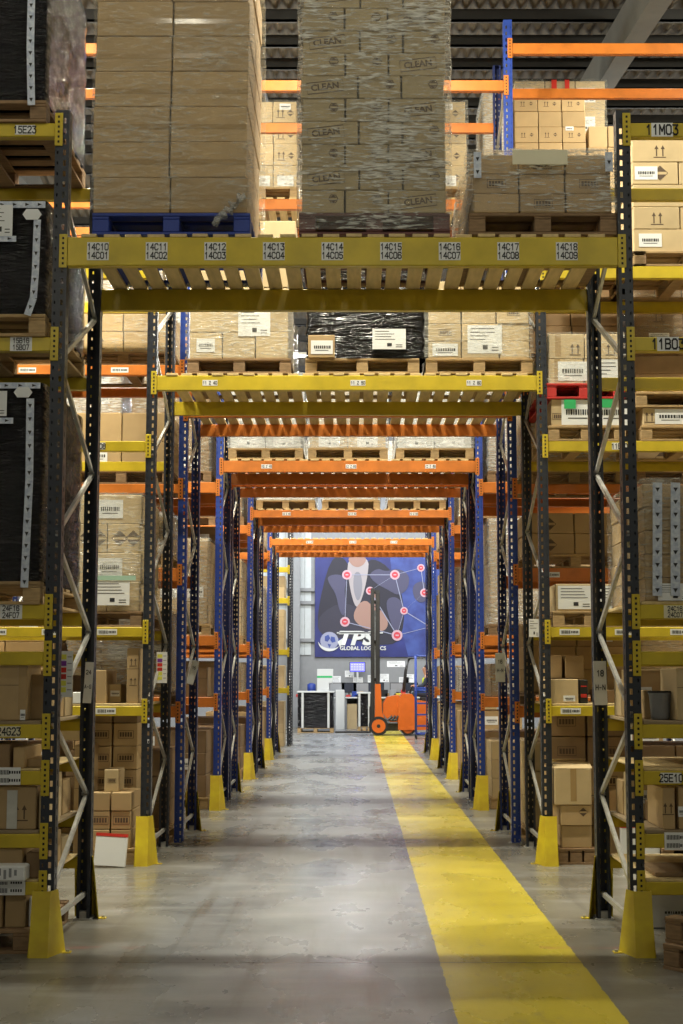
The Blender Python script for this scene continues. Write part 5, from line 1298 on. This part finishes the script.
for s in (-1, 1):
    n0 = len(V); V += [(-.03, s*.17, .45), (-.13, s*.21, .22), (-.33, s*.15, .2), (-.38, s*.14, .22)]; Ed += [(2, n0), (n0, n0+1), (n0+1, n0+2), (n0+2, n0+3)]; Rr += [.06, .048, .035, .032]
    for fi, (dy, L_) in enumerate(((-.03, .07), (-.01, .08), (.01, .075), (.03, .06))):
        n1 = len(V); V += [(-.43, s*.14+dy, .23), (-.43-L_*.4, s*.14+dy, .2)]; Ed += [(n0+3, n1), (n1, n1+1)]; Rr += [.011, .009]
    n1 = len(V); V += [(-.4, s*.14-s*.05, .25)]; Ed += [(n0+3, n1)]; Rr += [.011]
    n0 = len(V); V += [(-.02, s*.1, -.01), (-.4, s*.13, .02), (-.42, s*.13, -.4), (-.52, s*.13, -.43)]; Ed += [(0, n0), (n0, n0+1), (n0+1, n0+2), (n0+2, n0+3)]; Rr += [.09, .065, .045, .035]
per = skin_fig('person', V, Ed, Rr, ['skin'], (px, py, pz), 'person in hi-vis vest seated in the forklift cab facing left, dark sleeves', 'person')
def fitted(name, mat, pts, ed, rr): return skin_fig(name, pts, ed, rr, mat, (0, 0, 0), parent=per)
fitted('vest', 'hivis', [(0,0,0), (-.01,0,.2), (-.03,0,.42), (-.04,0,.47)], [(0,1),(1,2),(2,3)], [.145, .142, .158, .1])
for s in (-1, 1):
    fitted('sleeve', 'trouser', [(-.03, s*.17, .45), (-.13, s*.21, .22), (-.32, s*.15, .2)], [(0,1),(1,2)], [.07, .058, .045])
    fitted('trouser_leg', 'trouser', [(-.02, s*.1, -.01), (-.4, s*.13, .02), (-.42, s*.13, -.37)], [(0,1),(1,2)], [.1, .075, .056])
    fitted('shoe', 'rubber', [(-.42, s*.13, -.4), (-.54, s*.13, -.43)], [(0,1)], [.05, .042])
fitted('hair', 'hair', [(-.045,0,.65), (-.055,0,.75), (-.09,0,.765)], [(0,1),(1,2)], [.07, .075, .06])
b = MB(); b.prism_y([(-.165, .64), (-.185, .65), (-.162, .69)], -.012, .012); O('nose', b.mesh('nose', M['skin']), per)
for s in (-1, 1):
    b = MB(); b.tube([(-.158, s*.03, .685), (-.162, s*.03, .685)], .01, 8); O('eye', b.mesh('eye', M['ink']), per)
    b = MB(); b.tube([(-.07, s*.085, .65), (-.07, s*.095, .69)], .016, 8); O('ear', b.mesh('ear', M['skin']), per)
b = MB(); b.box(-.156, -.15, -.022, .022, .615, .622); O('mouth', b.mesh('mouth', M['redpl']), per)

# blue mobile steps
YS = 32.6; sx0, sx1 = xat(416.5, 740, YS), xat(433, 740, YS)
st = E('mobile_steps', (sx0, YS, 0), 'blue steel mobile steps on wheels beside the forklift', 'steps'); w = sx1-sx0
b = MB()
for xx in (0, w):
    for yy in (0, .6): b.tube([(xx, yy, .1), (xx, yy, zat(655, YS) if yy == 0 and xx > 0 or xx == 0 else 1.2)], .018, 8)
for z in (.12, 1.2): b.tube([(0, 0, z), (w, 0, z)], .016, 8); b.tube([(0, .6, z), (w, .6, z)], .016, 8); b.tube([(0, 0, z), (0, .6, z)], .016, 8); b.tube([(w, 0, z), (w, .6, z)], .016, 8)
b.tube([(0, 0, zat(656, YS)), (w, 0, zat(656, YS))], .018, 8); O('frame', b.mesh('frame', M['blue'], True), st)
for z in (.3, .58, .86, 1.14):
    b = MB(); b.bbox(.01, w-.01, .02, .25+.0*z, z, z+.035, .004); O('tread', b.mesh('tread', M['blue']), st)
b = MB(); b.bbox(0, w, .0, .6, 1.2, 1.28, .005); O('platform', b.mesh('platform', M['blue']), st)
for xx in (0, w):
    for yy in (0, .6):
        b = MB(); b.tube([(xx-.015, yy, .055), (xx+.015, yy, .055)], .055, 12); O('wheel', b.mesh('wheel', M['rubber']), st)
# overhead lamps in the hall visible at top
# ------------------------------------------------ cartons beyond the 300 that show largest become one mass
def condense():
    from mathutils.bvhtree import BVHTree
    bpy.context.view_layer.update()
    def root(o):
        while o.parent: o = o.parent
        return o
    vs, fs, own = [], [], []
    for o in COL.objects:
        if o.type != 'MESH' or o.name.startswith('stretch_film'): continue
        m_ = o.matrix_world; n0 = len(vs); vs += [m_ @ v.co for v in o.data.vertices]; rn = root(o).name
        for p in o.data.polygons: fs.append([n0+i for i in p.vertices]); own.append(rn)
    tree = BVHTree.FromPolygons(vs, fs)
    cnt = {}; mw = camo.matrix_world; org = mw.translation.copy(); m3 = mw.to_3x3()
    for py in range(1, 1024, 3):
        for px in range(1, 683, 3):
            d = (m3 @ Vector(((px-356.0)/F, (557.0-py)/F, -1.0))).normalized()
            hit = tree.ray_cast(org, d)
            if hit[2] is not None: cnt[own[hit[2]]] = cnt.get(own[hit[2]], 0)+1
    cs_ = [o for o in COL.objects if o.name.split('.')[0] == 'carton' and not o.parent]
    cs_.sort(key=lambda o: -cnt.get(o.name, 0))
    rest = cs_[292:]
    print('cartons', len(cs_), 'cut at', cnt.get(cs_[291].name, 0), 'seen in rest', sum(cnt.get(o.name, 0) for o in rest))
    kids = {}
    for o in COL.objects:
        if o.parent: kids.setdefault(o.parent.name, []).append(o)
    b = MB(); mats = []
    def add(o):
        me = o.data; M_ = o.matrix_world; n0 = len(b.v); b.v += [tuple(M_ @ v.co) for v in me.vertices]
        mm = []
        for m_ in me.materials:
            if m_ not in mats: mats.append(m_)
            mm.append(mats.index(m_))
        for p in me.polygons:
            b.f.append(tuple(n0+i for i in p.vertices)); b.mi.append(mm[p.material_index])
    dead = []
    for o in rest:
        add(o); dead.append(o)
        for c in kids.get(o.name, []): add(c); dead.append(c)
    O('cartons', b.mesh('cartons', mats), None, label='mass of small brown cartons filling the shelves further back', cat='cartons', kind='stuff')
    bpy.data.batch_remove(dead)
def stick(o, fr):
    for k in ('category', 'group', 'kind'):
        if k in o: del o[k]
    USED.pop(o['label'], None)
    if fr.get('label'): o.parent = fr; o.matrix_parent_inverse = fr.matrix_world.inverted()
bpy.context.view_layer.update()
FILMS = {o['label']: o for o in COL.objects if o.get('label')}
def stick_all(prefix, film_prefix):
    fr = [o for l, o in FILMS.items() if l.startswith(film_prefix)]
    ob = [o for l, o in FILMS.items() if l.startswith(prefix)]
    if not fr or not ob: print('STICK?', prefix, film_prefix); return
    same = [o for o in COL.objects if o.get('label') == ob[0]['label']]
    for o in same: stick(o, fr[0])
for p_, f_ in (('cream paper sheet', 'creased clear film around the low'), ('left blue printed tape strip', 'creased clear film around the low'), ('right blue printed tape strip', 'creased clear film around the low'),
               ('left blue-white', 'clear film around the tall taped'), ('right blue-white', 'clear film around the tall taped'), ('white document label low', 'clear film around the tall taped'),
               ('white document sheet', 'clear film around the wrapped load, left'), ('green and white tape', 'clear film around the wrapped load, left'), ('red fragile', 'clear film round tall pale cartons high')):
    stick_all(p_, f_)
condense()
# ================================================================== LIGHT
FIX = MB(); FIX.bbox(-.75, .75, -.07, .07, .03, .1, .01); FIX.tube([(-.7, 0, .015), (.7, 0, .015)], .018, 8)
FIXM = FIX.mesh('lamp_housing', M['white'])
lm = {}
def lamp(x, y, z, p, col, down=0):
    k = (p, col)
    if k not in lm:
        l = bpy.data.lights.new('lamp', 'POINT'); l.shadow_soft_size = .11; l.energy = p; l.color = col; lm[k] = l
    h = O('ceiling_lamp', FIXM, None, (x, y, z), 0, 'white batten lamp hung under the roof, high above the aisles', 'ceiling lamp', 'roof lamps above the aisles')
    o = bpy.data.objects.new('lamp_light', lm[k]); COL.objects.link(o); o.parent = h; o.location = (0, 0, -.12)
    if down:
        k = ('d', down, col)
        if k not in lm:
            l = bpy.data.lights.new('lamp', 'AREA'); l.shape = 'RECTANGLE'; l.size = 1.4; l.size_y = .12; l.energy = down; l.color = col; lm[k] = l
        a = bpy.data.objects.new('lamp_light', lm[k]); COL.objects.link(a); a.parent = h; a.location = (0, 0, -.01)
    return o
WARM = (1, .94, .74); COOL = (.95, .98, 1)
def row_l(Y, xs, z, p, col=WARM, down=0):
    for x in xs: lamp(x, Y, z, p, col, down)
row_l(5.7, (-3.4, -1.2, 1.2, 3.4), 6.7, 34)
row_l(.8, (-3.2, 0, 3.2), 6.0, 75)  # added lamps above the camera, out of view, to brighten the rack fronts
row_l(9.9, (-6.5, -2.6, .2, 5.4), 8.4, 270, down=260)
row_l(14.5, (-6.5, -3.3, 4.9, 8), 9.7, 120, down=320)
row_l(19.0, (-6, -2.8, .2, 6), 8.6, 190, down=230)
row_l(23.5, (-5, -2.5, .2, 6), 8.6, 200, down=230)
row_l(27.9, (-5, -1.5, 1.5, 5), 8.5, 200, COOL, 130)
row_l(32.5, (-7, -2.5, 0, 2.5, 7), 8.5, 170, COOL, 130)
row_l(36.8, (-7, -2.5, 0, 2.5, 7), 8.0, 150, COOL, 110)
W = bpy.data.worlds.new('w'); SC.world = W; W.use_nodes = True
W.node_tree.nodes['Background'].inputs[0].default_value = (.6, .65, .7, 1); W.node_tree.nodes['Background'].inputs[1].default_value = .035
SC.view_settings.view_transform = 'Standard'; SC.view_settings.look = 'None'; SC.view_settings.gamma = 1; SC.view_settings.exposure = 0.0
SC.view_settings.use_curve_mapping = False
for l_, ns in USED.items():
    nw = len(l_.split())
    if nw > 16 or nw < 4: print('LABELLEN', nw, l_)
    if len(ns) > 1: print('DUPLABEL', len(ns), l_)
print('NOBJ', len(bpy.data.objects))
